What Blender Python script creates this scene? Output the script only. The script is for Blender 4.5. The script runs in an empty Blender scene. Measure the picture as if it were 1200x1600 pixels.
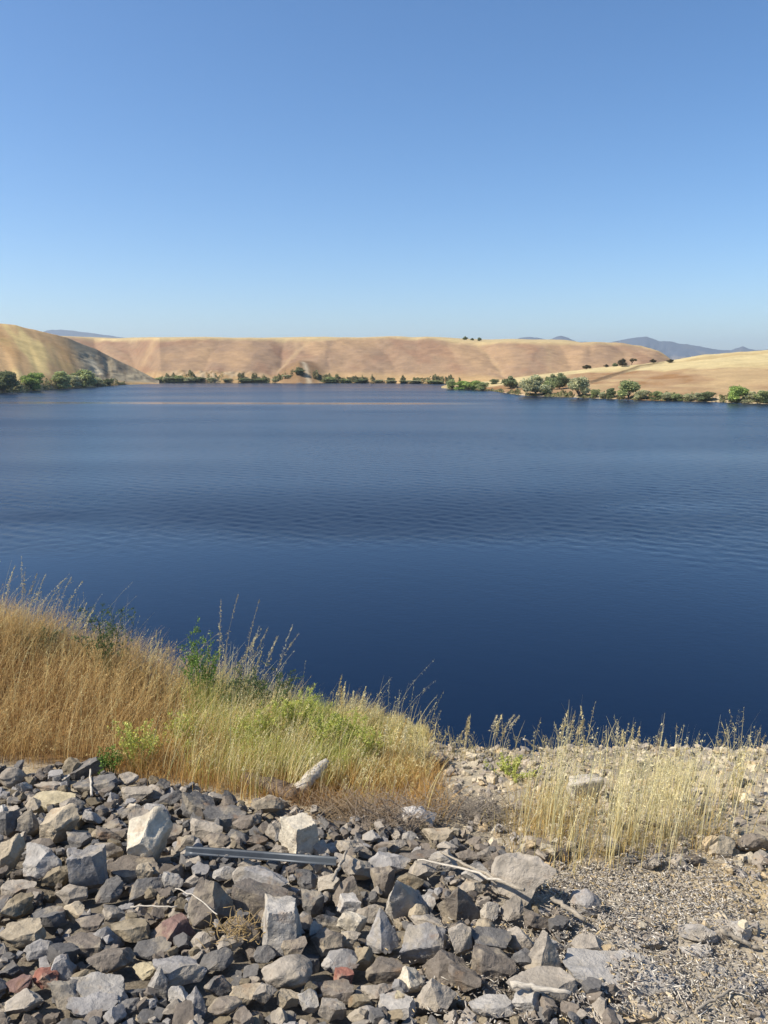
import bpy, bmesh, math, random
import numpy as np

# ------------------------------------------------------------------ camera, sky, sun, exposure
S = bpy.context.scene
COL = S.collection
H = 9.0                                   # eye above the water
PITCH = math.radians(10.29)               # camera looks this far down
F = 1256.0                                # focal length in photo pixels (1200 x 1600)
cam = bpy.data.cameras.new('camera'); cam_o = bpy.data.objects.new('camera', cam); COL.objects.link(cam_o)
cam_o.location = (0, 0, H); cam_o.rotation_euler = (math.pi / 2 - PITCH, 0, 0)
cam.sensor_fit = 'VERTICAL'; cam.sensor_height = 36.0; cam.lens = F / 1600 * 36.0
cam.clip_start = 0.05; cam.clip_end = 40000
S.camera = cam_o

SUN_EL, SUN_AZ = math.radians(46), math.radians(-101)      # azimuth from +Y towards +X
W = bpy.data.worlds.new('World'); S.world = W; W.use_nodes = True
wn = W.node_tree.nodes; wl = W.node_tree.links
sky = wn.new('ShaderNodeTexSky'); sky.sky_type = 'NISHITA'; sky.sun_disc = False
sky.sun_elevation = SUN_EL; sky.sun_rotation = SUN_AZ
sky.altitude = 300; sky.air_density = 0.85; sky.dust_density = 1.0; sky.ozone_density = 3.5
bg = wn['Background']; bg.inputs['Strength'].default_value = 0.118
hs = wn.new('ShaderNodeHueSaturation'); hs.inputs['Saturation'].default_value = 1.17
wl.new(sky.outputs[0], hs.inputs['Color']); wl.new(hs.outputs[0], bg.inputs['Color'])

sun = bpy.data.lights.new('sun', 'SUN'); sun.energy = 4.8; sun.angle = math.radians(0.53); sun.color = (1.0, 0.92, 0.80)
sun_o = bpy.data.objects.new('sun', sun); COL.objects.link(sun_o)
from mathutils import Vector, Euler, Matrix
SD = Vector((math.sin(SUN_AZ) * math.cos(SUN_EL), math.cos(SUN_AZ) * math.cos(SUN_EL), math.sin(SUN_EL)))
sun_o.rotation_euler = SD.to_track_quat('Z', 'Y').to_euler()
sun_o.location = SD * 50
S.view_settings.view_transform = 'Standard'; S.view_settings.look = 'None'
S.view_settings.exposure = 0.55; S.view_settings.gamma = 1.0
S.render.engine = 'CYCLES'
S.cycles.max_bounces = 6; S.cycles.diffuse_bounces = 3; S.cycles.glossy_bounces = 3
S.cycles.transmission_bounces = 3; S.cycles.volume_bounces = 0; S.cycles.transparent_max_bounces = 8
S.cycles.use_denoising = True; S.cycles.denoiser = 'OPENIMAGEDENOISE'; S.cycles.denoising_input_passes = 'RGB_ALBEDO_NORMAL'; S.cycles.denoising_prefilter = 'ACCURATE'

# ------------------------------------------------------------------ helpers
rng = np.random.default_rng(11)
CP, SP = math.cos(PITCH), math.sin(PITCH)

def ray(px, py):
    a = (px - 600) / F; b = (800 - py) / F
    return np.array([a, CP + b * SP, -SP + b * CP])      # per unit of depth

def proj(x, y, z):
    d = y * CP - (z - H) * SP; u = y * SP + (z - H) * CP
    return 600 + F * x / d, 800 - F * u / d

def lin(r, g, b):
    f = lambda c: ((c / 255 + 0.055) / 1.055) ** 2.4 if c > 10 else c / 255 / 12.92
    return np.array([f(r), f(g), f(b)])

def hsh(ix, iy, iz, seed):
    n = (ix.astype(np.int64) * 374761393 + iy.astype(np.int64) * 668265263 + iz.astype(np.int64) * 2147483647 + seed * 974634777) & 0xFFFFFFFF
    n = ((n ^ (n >> 13)) * 1274126177) & 0xFFFFFFFF
    n = ((n ^ (n >> 16)) * 2246822519) & 0xFFFFFFFF
    n = n ^ (n >> 15)
    return (n & 0xFFFF) / 32767.5 - 1.0

def vn(x, y, z=0.0, seed=0):
    x, y, z = np.broadcast_arrays(np.asarray(x, float), np.asarray(y, float), np.asarray(z, float))
    ix, iy, iz = np.floor(x), np.floor(y), np.floor(z)
    fx, fy, fz = x - ix, y - iy, z - iz
    fx, fy, fz = [t * t * (3 - 2 * t) for t in (fx, fy, fz)]
    r = 0
    for a in (0, 1):
        for b in (0, 1):
            for c in (0, 1):
                w = (fx if a else 1 - fx) * (fy if b else 1 - fy) * (fz if c else 1 - fz)
                r = r + w * hsh(ix + a, iy + b, iz + c, seed)
    return r

def fbm(x, y, z=0.0, oct=4, seed=0):
    r = 0; a = 1.0; k = 1.0
    for o in range(oct):
        r = r + a * vn(np.asarray(x) * k, np.asarray(y) * k, np.asarray(z) * k, seed + o * 17); a *= 0.5; k *= 2.03
    return r

def sst(a, b, x):
    t = np.clip((x - a) / (b - a), 0, 1); return t * t * (3 - 2 * t)

def mesh_np(name, v, faces, mat=None, col=None, smooth=False, parent=None, uvname='tint'):
    v = np.asarray(v, np.float32).reshape(-1, 3)
    faces = faces if isinstance(faces, list) and isinstance(faces[0], np.ndarray) and faces[0].ndim == 2 else [np.asarray(faces)]
    faces = [np.asarray(f, np.int32) for f in faces if len(f)]
    me = bpy.data.meshes.new(name)
    me.vertices.add(len(v)); me.vertices.foreach_set('co', v.ravel())
    nl = sum(f.size for f in faces); npo = sum(len(f) for f in faces)
    me.loops.add(nl); me.polygons.add(npo)
    me.loops.foreach_set('vertex_index', np.concatenate([f.ravel() for f in faces]))
    tot = np.concatenate([np.full(len(f), f.shape[1], np.int32) for f in faces])
    me.polygons.foreach_set('loop_start', np.concatenate([[0], np.cumsum(tot)[:-1]]).astype(np.int32))
    if smooth: me.polygons.foreach_set('use_smooth', np.ones(npo, bool))
    me.update(calc_edges=True)
    if col is not None:
        c = np.ones((len(v), 4), np.float32); c[:, :3] = col
        at = me.color_attributes.new(uvname, 'FLOAT_COLOR', 'POINT'); at.data.foreach_set('color', c.ravel())
    if mat: me.materials.append(mat)
    o = bpy.data.objects.new(name, me); COL.objects.link(o)
    if parent is not None: o.parent = parent
    return o

def tag(o, label=None, cat=None, group=None, kind=None):
    if label: o['label'] = label
    if cat: o['category'] = cat
    if group: o['group'] = group
    if kind: o['kind'] = kind
    return o

def empty(name, loc, rz=0.0):
    o = bpy.data.objects.new(name, None); COL.objects.link(o); o.location = loc; o.rotation_euler = (0, 0, rz)
    o.empty_display_size = 0.2
    return o

class NT:
    def __init__(s, name):
        s.m = bpy.data.materials.new(name); s.m.use_nodes = True
        s.t = s.m.node_tree; s.b = s.t.nodes['Principled BSDF']; s.out = s.t.nodes['Material Output']
    def n(s, typ, **kw):
        nd = s.t.nodes.new(typ)
        for k, v in kw.items():
            if k.startswith('_'): setattr(nd, k[1:], v)
            else: nd.inputs[k.replace('__', ' ')].default_value = v
        return nd
    def l(s, a, b): s.t.links.new(a, b)
    def noise(s, vec, scale, detail=4, rough=0.55):
        nd = s.n('ShaderNodeTexNoise'); nd.inputs['Scale'].default_value = scale
        nd.inputs['Detail'].default_value = detail; nd.inputs['Roughness'].default_value = rough
        s.l(vec, nd.inputs['Vector']); return nd.outputs['Fac']
    def ramp(s, fac, stops):
        nd = s.n('ShaderNodeValToRGB'); cr = nd.color_ramp
        while len(cr.elements) < len(stops): cr.elements.new(0.5)
        for e, (p, c) in zip(cr.elements, stops):
            e.position = p; e.color = (c, c, c, 1) if np.isscalar(c) else (*c, 1)
        s.l(fac, nd.inputs['Fac']); return nd.outputs['Color']
    def mix(s, fac, a, b, mode='MIX'):
        nd = s.n('ShaderNodeMix', _data_type='RGBA', _blend_type=mode)
        for k, val in ((0, fac), (6, a), (7, b)):
            sock = nd.inputs[k]
            if isinstance(val, (int, float)): sock.default_value = val if k == 0 else (val, val, val, 1)
            elif isinstance(val, (tuple, list, np.ndarray)): sock.default_value = (*val, 1)
            else: s.l(val, sock)
        return nd.outputs[2]
    def math(s, op, a, b=None):
        nd = s.n('ShaderNodeMath', _operation=op)
        for i, v in enumerate((a, b)):
            if v is None: continue
            if isinstance(v, (int, float)): nd.inputs[i].default_value = v
            else: s.l(v, nd.inputs[i])
        return nd.outputs[0]
    def pos(s, scale=(1, 1, 1)):
        g = s.n('ShaderNodeNewGeometry'); m = s.n('ShaderNodeMapping'); m.inputs['Scale'].default_value = scale
        s.l(g.outputs['Position'], m.inputs['Vector']); return m.outputs['Vector']
    def bump(s, hgt, strength=0.3, dist=0.02):
        nd = s.n('ShaderNodeBump'); nd.inputs['Strength'].default_value = strength; nd.inputs['Distance'].default_value = dist
        s.l(hgt, nd.inputs['Height']); s.l(nd.outputs['Normal'], s.b.inputs['Normal']); return nd
    def attr(s, name='tint'):
        a = s.n('ShaderNodeAttribute'); a.attribute_name = name; return a.outputs['Color']

# ------------------------------------------------------------------ materials
def mat_rock():
    t = NT('riprap_stone'); oi = t.n('ShaderNodeObjectInfo'); p = t.pos()
    off = t.n('ShaderNodeVectorMath', _operation='MULTIPLY_ADD')
    t.l(oi.outputs['Random'], off.inputs[0]); off.inputs[1].default_value = (37, 91, 53); t.l(p, off.inputs[2])
    v = off.outputs[0]
    n1 = t.noise(v, 7, 5, 0.6); n2 = t.noise(v, 45, 6, 0.65); n3 = t.noise(v, 160, 3, 0.6)
    c = t.mix(t.ramp(n1, [(0.34, 0.0), (0.66, 1.0)]), 0.72, 1.16)
    c2 = t.mix(t.ramp(n2, [(0.3, 0.0), (0.7, 1.0)]), 0.84, 1.14)
    base = t.mix(1.0, t.mix(1.0, oi.outputs['Color'], c, 'MULTIPLY'), c2, 'MULTIPLY')
    crust = t.ramp(t.noise(v, 4.3, 6, 0.62), [(0.53, 0.0), (0.6, 0.45), (0.78, 0.6)])
    base = t.mix(crust, base, lin(196, 181, 154) * 0.72)
    iron = t.ramp(t.noise(v, 5.7, 5, 0.6), [(0.58, 0.0), (0.7, 0.45)])
    base = t.mix(iron, base, lin(140, 104, 66) * 0.8)
    vor = t.n('ShaderNodeTexVoronoi', _feature='DISTANCE_TO_EDGE'); vor.inputs['Scale'].default_value = 9
    wv = t.n('ShaderNodeVectorMath', _operation='MULTIPLY_ADD'); t.l(n2, wv.inputs[0]); wv.inputs[1].default_value = (.12, .12, .12); t.l(v, wv.inputs[2])
    t.l(wv.outputs[0], vor.inputs['Vector'])
    vein = t.ramp(vor.outputs['Distance'], [(0.0, 0.35), (0.012, 0.0)])
    base = t.mix(vein, base, lin(190, 184, 172) * 0.8)
    t.l(base, t.b.inputs['Base Color']); t.b.inputs['Roughness'].default_value = 0.88; t.b.inputs['Specular IOR Level'].default_value = 0.25
    h = t.math('ADD', t.math('MULTIPLY', n1, 1.3), t.math('ADD', t.math('MULTIPLY', n2, 0.42), t.math('MULTIPLY', n3, 0.10)))
    t.bump(h, 0.75, 0.03)
    return t.m

def mat_tint(name, rough=0.9, scale=60, var=0.25, bump=0.3, bdist=0.01, spec=0.2):
    t = NT(name); p = t.pos(); n = t.noise(p, scale, 5, 0.62)
    c = t.mix(t.ramp(n, [(0.3, 0.0), (0.7, 1.0)]), 1 - var, 1 + var)
    t.l(t.mix(1.0, t.attr(), c, 'MULTIPLY'), t.b.inputs['Base Color'])
    t.b.inputs['Roughness'].default_value = rough; t.b.inputs['Specular IOR Level'].default_value = spec
    if bump: t.bump(n, bump, bdist)
    return t.m

def mat_leaf(name, trans=0.3):
    t = NT(name); a = t.attr()
    t.b.inputs['Roughness'].default_value = 0.7; t.b.inputs['Specular IOR Level'].default_value = 0.2
    t.l(a, t.b.inputs['Base Color'])
    tr = t.n('ShaderNodeBsdfTranslucent'); t.l(a, tr.inputs['Color'])
    mx = t.n('ShaderNodeMixShader'); mx.inputs[0].default_value = trans
    t.l(t.b.outputs[0], mx.inputs[1]); t.l(tr.outputs[0], mx.inputs[2]); t.l(mx.outputs[0], t.out.inputs['Surface'])
    return t.m

def mat_plain(name, color, rough=0.85, metal=0.0, scale=30, var=0.2, bump=0.2, stretch=(1, 1, 1)):
    t = NT(name); tc = t.n('ShaderNodeTexCoord'); m = t.n('ShaderNodeMapping'); m.inputs['Scale'].default_value = stretch
    t.l(tc.outputs['Object'], m.inputs['Vector']); n = t.noise(m.outputs[0], scale, 5, 0.6)
    c = t.mix(t.ramp(n, [(0.3, 0.0), (0.7, 1.0)]), 1 - var, 1 + var)
    t.l(t.mix(1.0, tuple(color), c, 'MULTIPLY'), t.b.inputs['Base Color'])
    t.b.inputs['Roughness'].default_value = rough; t.b.inputs['Metallic'].default_value = metal
    t.bump(n, bump, 0.01)
    return t.m

def mat_water():
    t = NT('lake_water'); t.b.inputs['Base Color'].default_value = (0.0025, 0.009, 0.027, 1)
    t.l(t.ramp(t.attr(), [(0.0, 0.03), (0.06, 0.07), (0.35, 0.17), (1.0, 0.33)]), t.b.inputs['Roughness']); t.b.inputs['IOR'].default_value = 1.33
    p = t.pos((1.0, 1.3, 1)); b = t.noise(p, 3.0, 3, 0.55); c = t.noise(p, 9.0, 2, 0.5)
    t.bump(t.math('MULTIPLY', t.math('ADD', b, t.math('MULTIPLY', c, 0.3)), t.ramp(t.attr(), [(0.0, 0.12), (0.06, 0.45), (1.0, 1.0)])), 1.0, 0.014)
    return t.m

M_ROCK = mat_rock()
M_STONES = mat_tint('loose_stones', 0.9, 60, 0.25, 0.5, 0.01)
M_BANK = mat_tint('bank_soil', 0.95, 42, 0.3, 0.7, 0.02)
def mat_hill():
    t = NT('hill_grass'); p = t.pos(); pt = t.pos((.12, .12, 1.6))
    n1 = t.noise(p, .9, 6, .7); n2 = t.noise(p, .14, 4, .6); n3 = t.noise(pt, 1.0, 4, .65)
    c = t.mix(t.ramp(n1, [(.3, 0.), (.7, 1.)]), .84, 1.15); c2 = t.mix(t.ramp(n2, [(.3, 0.), (.7, 1.)]), .88, 1.12); c3 = t.mix(t.ramp(n3, [(.36, 0.), (.6, 1.)]), .93, 1.03)
    b = t.mix(1.0, t.mix(1.0, t.mix(1.0, t.attr(), c, 'MULTIPLY'), c2, 'MULTIPLY'), c3, 'MULTIPLY')
    t.l(b, t.b.inputs['Base Color']); t.b.inputs['Roughness'].default_value = .95; t.b.inputs['Specular IOR Level'].default_value = .1
    return t.m
M_HILL = mat_hill()
M_GRASS = mat_leaf('dry_grass_blades', 0.34)
M_LEAF = mat_leaf('leaves', 0.38)
M_CHIP = mat_tint('wood_chips', 0.85, 80, 0.2, 0.0)
M_BARK = mat_plain('bark', (0.10, 0.075, 0.055))
M_WOOD = mat_plain('driftwood_grain', lin(184, 172, 152) * 0.62, 0.85, 0, 14, 0.35, 0.5, (1, 8, 8))
M_WOODW = mat_plain('bleached_wood', lin(208, 198, 180) * .72, 0.8, 0, 16, 0.3, 0.5, (1, 6, 6))
M_WOODD = mat_plain('weathered_dark_wood', lin(120, 104, 88) * 0.7, 0.9, 0, 16, 0.4, 0.6, (1, 6, 6))
M_STEEL = mat_plain('galvanised_steel', lin(72, 78, 84), 0.5, 0.3, 9, 0.2, 0.1)
M_WATER = mat_water()

# ------------------------------------------------------------------ far terrain (lake, hills, mountains)
KX = F / CP                                  # px per unit x/y far away
def U(px): return (np.asarray(px, float) - 600) / KX
def slope(row): return np.tan(np.arctan((800 - np.asarray(row, float)) / F) - PITCH)
def wy(row): return -H / slope(row)          # distance of a water point seen at that row

def ip(px, tab):
    t = np.array(tab, float); return np.interp(px, t[:, 0], t[:, 1])

def shape(s):                                # height fraction from the shore (0) to the crest (1)
    s = np.asarray(s)
    return np.where(s < 0, s * 0.6, np.clip(0.04 * sst(0, .03, s) + 0.96 * (1.12 * s - 0.12 * np.sin(s * math.pi / 2) ** 2), -1, 9))

class Hill:
    def __init__(s, shore, crest, depth, rough): s.a, s.c, s.d, s.r = shore, crest, depth, rough
    def lim(s, px):
        ys = wy(ip(px, s.a)); yc = ys + ip(px, s.d); return ys, yc
    def z(s, px, y):
        ys, yc = s.lim(px); zc = H + yc * slope(ip(px, s.c))
        t = (y - ys) / (yc - ys)
        return s.r(px, y, t, zc)

def left_z(px, y, t, zc):
    x = U(px) * y
    g = 1 - np.abs(fbm(px / 34 + t * 0.9, t * 0.5, 0, 3, 3))
    tt = t - 0.05 * g * np.sin(np.clip(t, 0, 1) * math.pi)
    cl = sst(105, 135, px) * (1 - sst(225, 245, px)) * sst(.12, .35, t) * (1 - sst(.85, 1., t))
    z = zc * shape(np.minimum(tt, 1)) + np.where(t > 1, -0.012 * (t - 1) * 60, 0)
    n = fbm(x / 4.0, y / 9.0, 0, 4, 9)
    return z + cl * (n * .55 - 0.2 - 1.2 * np.exp(-((px - 168) / 5) ** 2)) + 0.35 * fbm(x / 12, y / 12, 0, 3, 8) * np.clip(t, 0, 1)

def mesa_gully(px, t):
    w = px + 26 * (t - 0.5) * np.sin(px / 83.0) + 10 * vn(px / 40, t * 2, 0, 5)
    g = np.abs(fbm(w / 62.0, t * 0.35, 0, 3, 21))                     # ~0 along valleys
    v = np.exp(-(g / 0.34) ** 2) * 0.22
    wob = 7 * fbm(t * 2.5, px / 160, 0, 3, 24)
    for c0, c1, wt, wd in ((150, 158, .6, 22), (216, 204, 1.1, 26), (318, 345, .55, 30), (432, 446, 1.2, 24), (540, 520, .3, 34), (622, 590, .5, 34), (806, 742, .95, 32), (905, 868, .6, 30), (1000, 965, .5, 28)):
        v = np.maximum(v, wt * np.exp(-np.abs(px + wob - (c0 + (c1 - c0) * t)) / wd))
    return v, g

def mesa_z(px, y, t, zc):
    v, g = mesa_gully(px, t)
    b = np.sin(np.clip(t, 0, 1) * math.pi) ** 0.8
    tt = t - 0.17 * v * b + 0.05 * b - .05 * np.clip(v, 0, 1.5) * sst(.5, 1, t)
    cone = np.clip(1 - np.abs(px - 467) / 42.0, 0, 1) * np.clip(1 - np.abs(t - .10) / .34, 0, 1)
    z = zc * shape(np.minimum(tt, 1)) + 6.5 * cone + 1.1 * sst(.6, 1.1, t) * fbm(px / 95, 0, 0, 3, 33)
    z = z + np.where(t > 1, (t - 1) * 85 * (0.047 - .06 * sst(880, 980, px)), 0)
    x = U(px) * y
    out = np.exp(-((px - 325) / 75) ** 2) * sst(0, .03, t) * (1 - sst(.1, .2, t))
    return z + out * (1.2 + 1.6 * fbm(x / 3.0, y / 6.0, 0, 3, 31)) + 0.45 * fbm(x / 9, y / 12, 0, 4, 32) * sst(0, .2, t) * (1 - .7 * sst(.9, 1.1, t))

def right_z(px, y, t, zc):
    x = U(px) * y
    z = zc * shape(np.minimum(t, 1)) + np.where(t > 1, 0.1 * (t - 1), 0)
    road = np.exp(-((y - road_y(px)) / 4.5) ** 2) * sst(905, 930, px) * (1 - sst(1040, 1060, px))
    return z + 0.4 * fbm(x / 16, y / 16, 0, 4, 41) * sst(0, .2, t) - 1.1 * road

HL = Hill([(-500, 665), (-300, 638), (0, 614), (60, 610), (130, 605), (160, 603), (200, 601), (245, 599.5)],
          [(-500, 452), (-300, 472), (-100, 492), (0, 505), (30, 508), (70, 518), (110, 529), (150, 546), (200, 571), (245, 594)],
          [(-500, 130), (0, 120), (100, 95), (160, 84), (200, 66), (245, 30)], left_z)
HM = Hill([(-300, 592), (150, 592), (215, 594), (250, 597.5), (400, 598), (600, 598.5), (700, 600), (800, 602), (1100, 604)],
          [(-300, 524), (60, 526), (150, 527), (300, 527), (400, 529), (600, 529), (700, 530), (800, 532), (900, 533), (970, 535), (1000, 539), (1028, 549), (1046, 561), (1075, 580), (1100, 596)],
          [(-300, 110), (1000, 110), (1100, 60)], mesa_z)
HR = Hill([(690, 607.5), (740, 609), (770, 611), (820, 618), (900, 621), (1000, 625), (1100, 627.5), (1200, 631), (1600, 642)],
          [(690, 607), (740, 602), (780, 596), (850, 586), (920, 576), (1000, 570), (1050, 563), (1100, 555), (1150, 550), (1200, 547), (1600, 528)],
          [(690, 8), (740, 40), (800, 100), (900, 150), (1600, 190)], right_z)

def find_y(hill, px, row, lo=0.0, hi=1.0):
    ys, yc = hill.lim(px); y = np.linspace(ys + lo, yc, 400)
    z = hill.z(np.full(400, float(px)), y); r = 800 - F * np.tan(np.arctan((z - H) / y) + PITCH)
    k = np.argmax(r <= row) if (r <= row).any() else 399
    return float(y[k]), float(z[k])

def road_y(px):                              # dirt track across the hill on the far right
    return np.interp(px, [900, 925, 960, 1000, 1030, 1060], [ROADY[0], ROADY[0], ROADY[1], ROADY[2], ROADY[3], ROADY[3] + 20])
ROADY = [0, 0, 0, 0]
ROADY = [find_y(HR, p, r)[0] for p, r in ((925, 597), (960, 586), (1000, 574), (1030, 568))]

def hill_mesh(name, hill, pxs, ts, colf):
    P, T = np.meshgrid(pxs, ts); ys, yc = hill.lim(P); Y = ys + T * (yc - ys)
    Z = hill.z(P, Y); X = U(P) * Y
    c = colf(P, T, X, Y, Z)
    nr, nc = P.shape; i = np.arange(nr * nc).reshape(nr, nc)
    q = np.stack([i[:-1, :-1], i[:-1, 1:], i[1:, 1:], i[1:, :-1]], -1).reshape(-1, 4)
    o = mesh_np(name, np.stack([X, Y, Z], -1), q, M_HILL, c.reshape(-1, 3), True)
    return tag(o, kind='structure')

def mixc(c, d, f): return c + (np.asarray(d) - c) * np.asarray(f)[..., None]

def col_left(P, T, X, Y, Z):
    n = fbm(X / 18, Y / 30, 0, 5, 51); st = fbm(P / 24 + T * 2.0, T * 1.6, 0, 5, 52)
    c = np.ones(P.shape + (3,)) * lin(188, 156, 112)
    c = mixc(c, lin(208, 184, 126), sst(.0, .8, st)); c = mixc(c, lin(172, 138, 92), .7 * sst(.1, .75, -st + .3 * n))
    c = mixc(c, lin(176, 156, 104), .4 * sst(.1, .7, n))
    c = mixc(c, lin(168, 128, 86), .6 * sst(.72, .95, T) * sst(-.4, .4, n))
    bare = sst(98, 125, P - 22 * (1 - T)) * sst(.06, .2, T + .1 * n)
    c = mixc(c, lin(152, 142, 118), bare * .95)
    c = mixc(c, lin(124, 112, 92), bare * sst(-.1, .5, fbm(P / 5, T * 3, 0, 4, 54)) * .8)
    pale = np.exp(-((P - (146 + 26 * (0.62 - T))) / 8) ** 2) * sst(.25, .36, T) * (1 - sst(.8, .9, T)) * sst(-.6, .1, fbm(X / 3, Y / 5, 0, 3, 53))
    c = mixc(c, lin(212, 198, 166), pale * .85)
    hol_shade = np.exp(-((P - 168) / 4) ** 2) * np.exp(-((T - .35) / .13) ** 2)
    c = mixc(c, lin(82, 72, 56), hol_shade * .9)  # shade inside the cliff hollow, painted dark into the hill colour
    return c * .84

def col_mesa(P, T, X, Y, Z):
    v, g = mesa_gully(P, T); n = fbm(X / 22, Y / 40, 0, 5, 61); st = fbm(P / 48 + T * 1.1, T * 2.0, 0, 5, 62)
    c = np.ones(P.shape + (3,)) * lin(160, 134, 108)
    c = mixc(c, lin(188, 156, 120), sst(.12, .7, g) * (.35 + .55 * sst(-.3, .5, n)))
    c = mixc(c, lin(152, 116, 92), .5 * sst(.05, .8, st + .3 * n)); c = mixc(c, lin(186, 154, 116), .5 * sst(.1, .8, -st))
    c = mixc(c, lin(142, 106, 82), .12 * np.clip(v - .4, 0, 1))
    c = mixc(c, lin(204, 172, 116), .5 * (1 - sst(.05, .2, T)))
    c = mixc(c, lin(206, 184, 136), sst(.9, 1.05, T + .05 * n))
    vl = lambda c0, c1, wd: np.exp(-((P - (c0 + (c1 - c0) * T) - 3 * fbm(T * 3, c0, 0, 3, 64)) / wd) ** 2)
    ridge_light = np.clip(vl(418, 492, 5) * sst(.15, .3, T) + vl(222, 240, 6) * sst(.2, .4, T) + vl(796, 742, 5) * sst(.05, .2, T) * .8 + vl(455, 462, 4) * sst(.4, .6, T) * .6 + vl(868, 848, 5) * .6, 0, 1)
    c = mixc(c, lin(212, 184, 138), ridge_light * .33)  # sunlit spur flanks painted as pale lines beside the valleys
    rock = np.exp(-((P - 325) / 75) ** 2) * (1 - sst(.1, .2, T)) * sst(-.2, .3, fbm(X / 4, Y / 6, 0, 3, 63))
    c = mixc(c, lin(186, 168, 138), rock * .8)
    cone = np.clip(1 - np.abs(P - 467) / 44., 0, 1) * np.clip(1 - np.abs(T - .1) / .34, 0, 1)
    c = mixc(c, lin(140, 112, 82), sst(.08, .3, cone) * .8)
    scar = np.exp(-((P - (479 - 30 * (T - .05))) / 4.0) ** 2) * (1 - sst(.2, .26, T))
    c = mixc(c, lin(214, 196, 164), scar * .9)
    return c * .72

def col_right(P, T, X, Y, Z):
    n = fbm(X / 14, Y / 22, 0, 5, 71); r = 800 - F * np.tan(np.arctan((Z - H) / Y) + PITCH)
    c = np.ones(P.shape + (3,)) * lin(178, 146, 108)
    c = mixc(c, lin(196, 168, 124), sst(-.2, .7, n)); c = mixc(c, lin(164, 126, 84), sst(.2, .8, -n))
    fld = sst(0, .08, T - np.interp(P, [760, 900, 990, 1040, 1200, 1600], [.35, .75, .78, .55, .50, .45]) + .03 * n)
    c = mixc(c, mixc(np.ones_like(c) * lin(218, 198, 146), lin(200, 176, 126), sst(0, .8, fbm(X / 30, Y / 8, 0, 3, 72))), fld)
    road = np.exp(-((Y - road_y(P)) / 3.0) ** 2) * sst(915, 930, P) * (1 - sst(1040, 1060, P))
    c = mixc(c, lin(206, 186, 150), road * .8)
    bank = np.exp(-((Y - road_y(P) - 9) / 4.0) ** 2) * sst(905, 930, P) * (1 - sst(1020, 1040, P))
    c = mixc(c, lin(112, 92, 64), bank * .8)
    c = mixc(c, lin(206, 186, 150), (1 - sst(.015, .05, T)) * sst(-.5, .3, n))
    return c * .68

ts = np.concatenate([[-.12, -.05], np.linspace(0, 1, 70), [1.01, 1.03, 1.1, 1.4, 2.2, 4.0]])
hill_mesh('grassy_hill', HL, np.arange(-500, 250, 2.5), ts, col_left)
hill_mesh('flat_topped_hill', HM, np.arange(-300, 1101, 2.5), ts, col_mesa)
hill_mesh('straw_hill', HR, np.arange(690, 1600, 3.0), ts, col_right)

MR = [(-600, 560), (20, 545), (60, 524), (77, 516), (100, 515), (117, 516.5), (143, 520), (160, 522.5), (230, 532), (500, 545), (780, 540), (812, 527.5), (826, 526.3), (840, 528), (855, 531),
      (868, 526), (875, 524.8), (884, 527), (900, 534), (950, 535), (975, 530), (992, 527), (1008, 525.7), (1018, 529), (1027, 532.7), (1050, 534), (1057, 537), (1073, 538), (1100, 543), (1127, 547),
      (1140, 547.6), (1150, 544), (1158, 540.7), (1168, 545), (1180, 547), (1200, 546), (1300, 540), (1500, 552), (1700, 560)]
px = np.arange(-600, 1700, 2.0); tt = np.linspace(0, 1, 26); P, T = np.meshgrid(px, tt)
top = np.maximum(7000 * slope(ip(P, MR) + .35 * vn(P / 7, 0, 0, 81) + .25 * vn(P / 3, 0, 0, 82)) + H, 5)
Yd = 6600 + T * 400 * (1 + 0.0 * P) + 900 * (T - 1) * np.abs(fbm(P / 30, T * 1.4, 0, 3, 83)) * (1 - T); Zd = top * T ** 0.9 - 2 * (1 - T)
i = np.arange(P.size).reshape(P.shape); q = np.stack([i[:-1, :-1], i[:-1, 1:], i[1:, 1:], i[1:, :-1]], -1).reshape(-1, 4)
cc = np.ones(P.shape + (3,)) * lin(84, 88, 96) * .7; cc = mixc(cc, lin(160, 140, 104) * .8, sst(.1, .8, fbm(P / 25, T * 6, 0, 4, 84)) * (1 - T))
tag(mesh_np('mountains', np.stack([U(P) * Yd, Yd, Zd], -1), q, M_HILL, cc.reshape(-1, 3), True), kind='structure')
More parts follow.
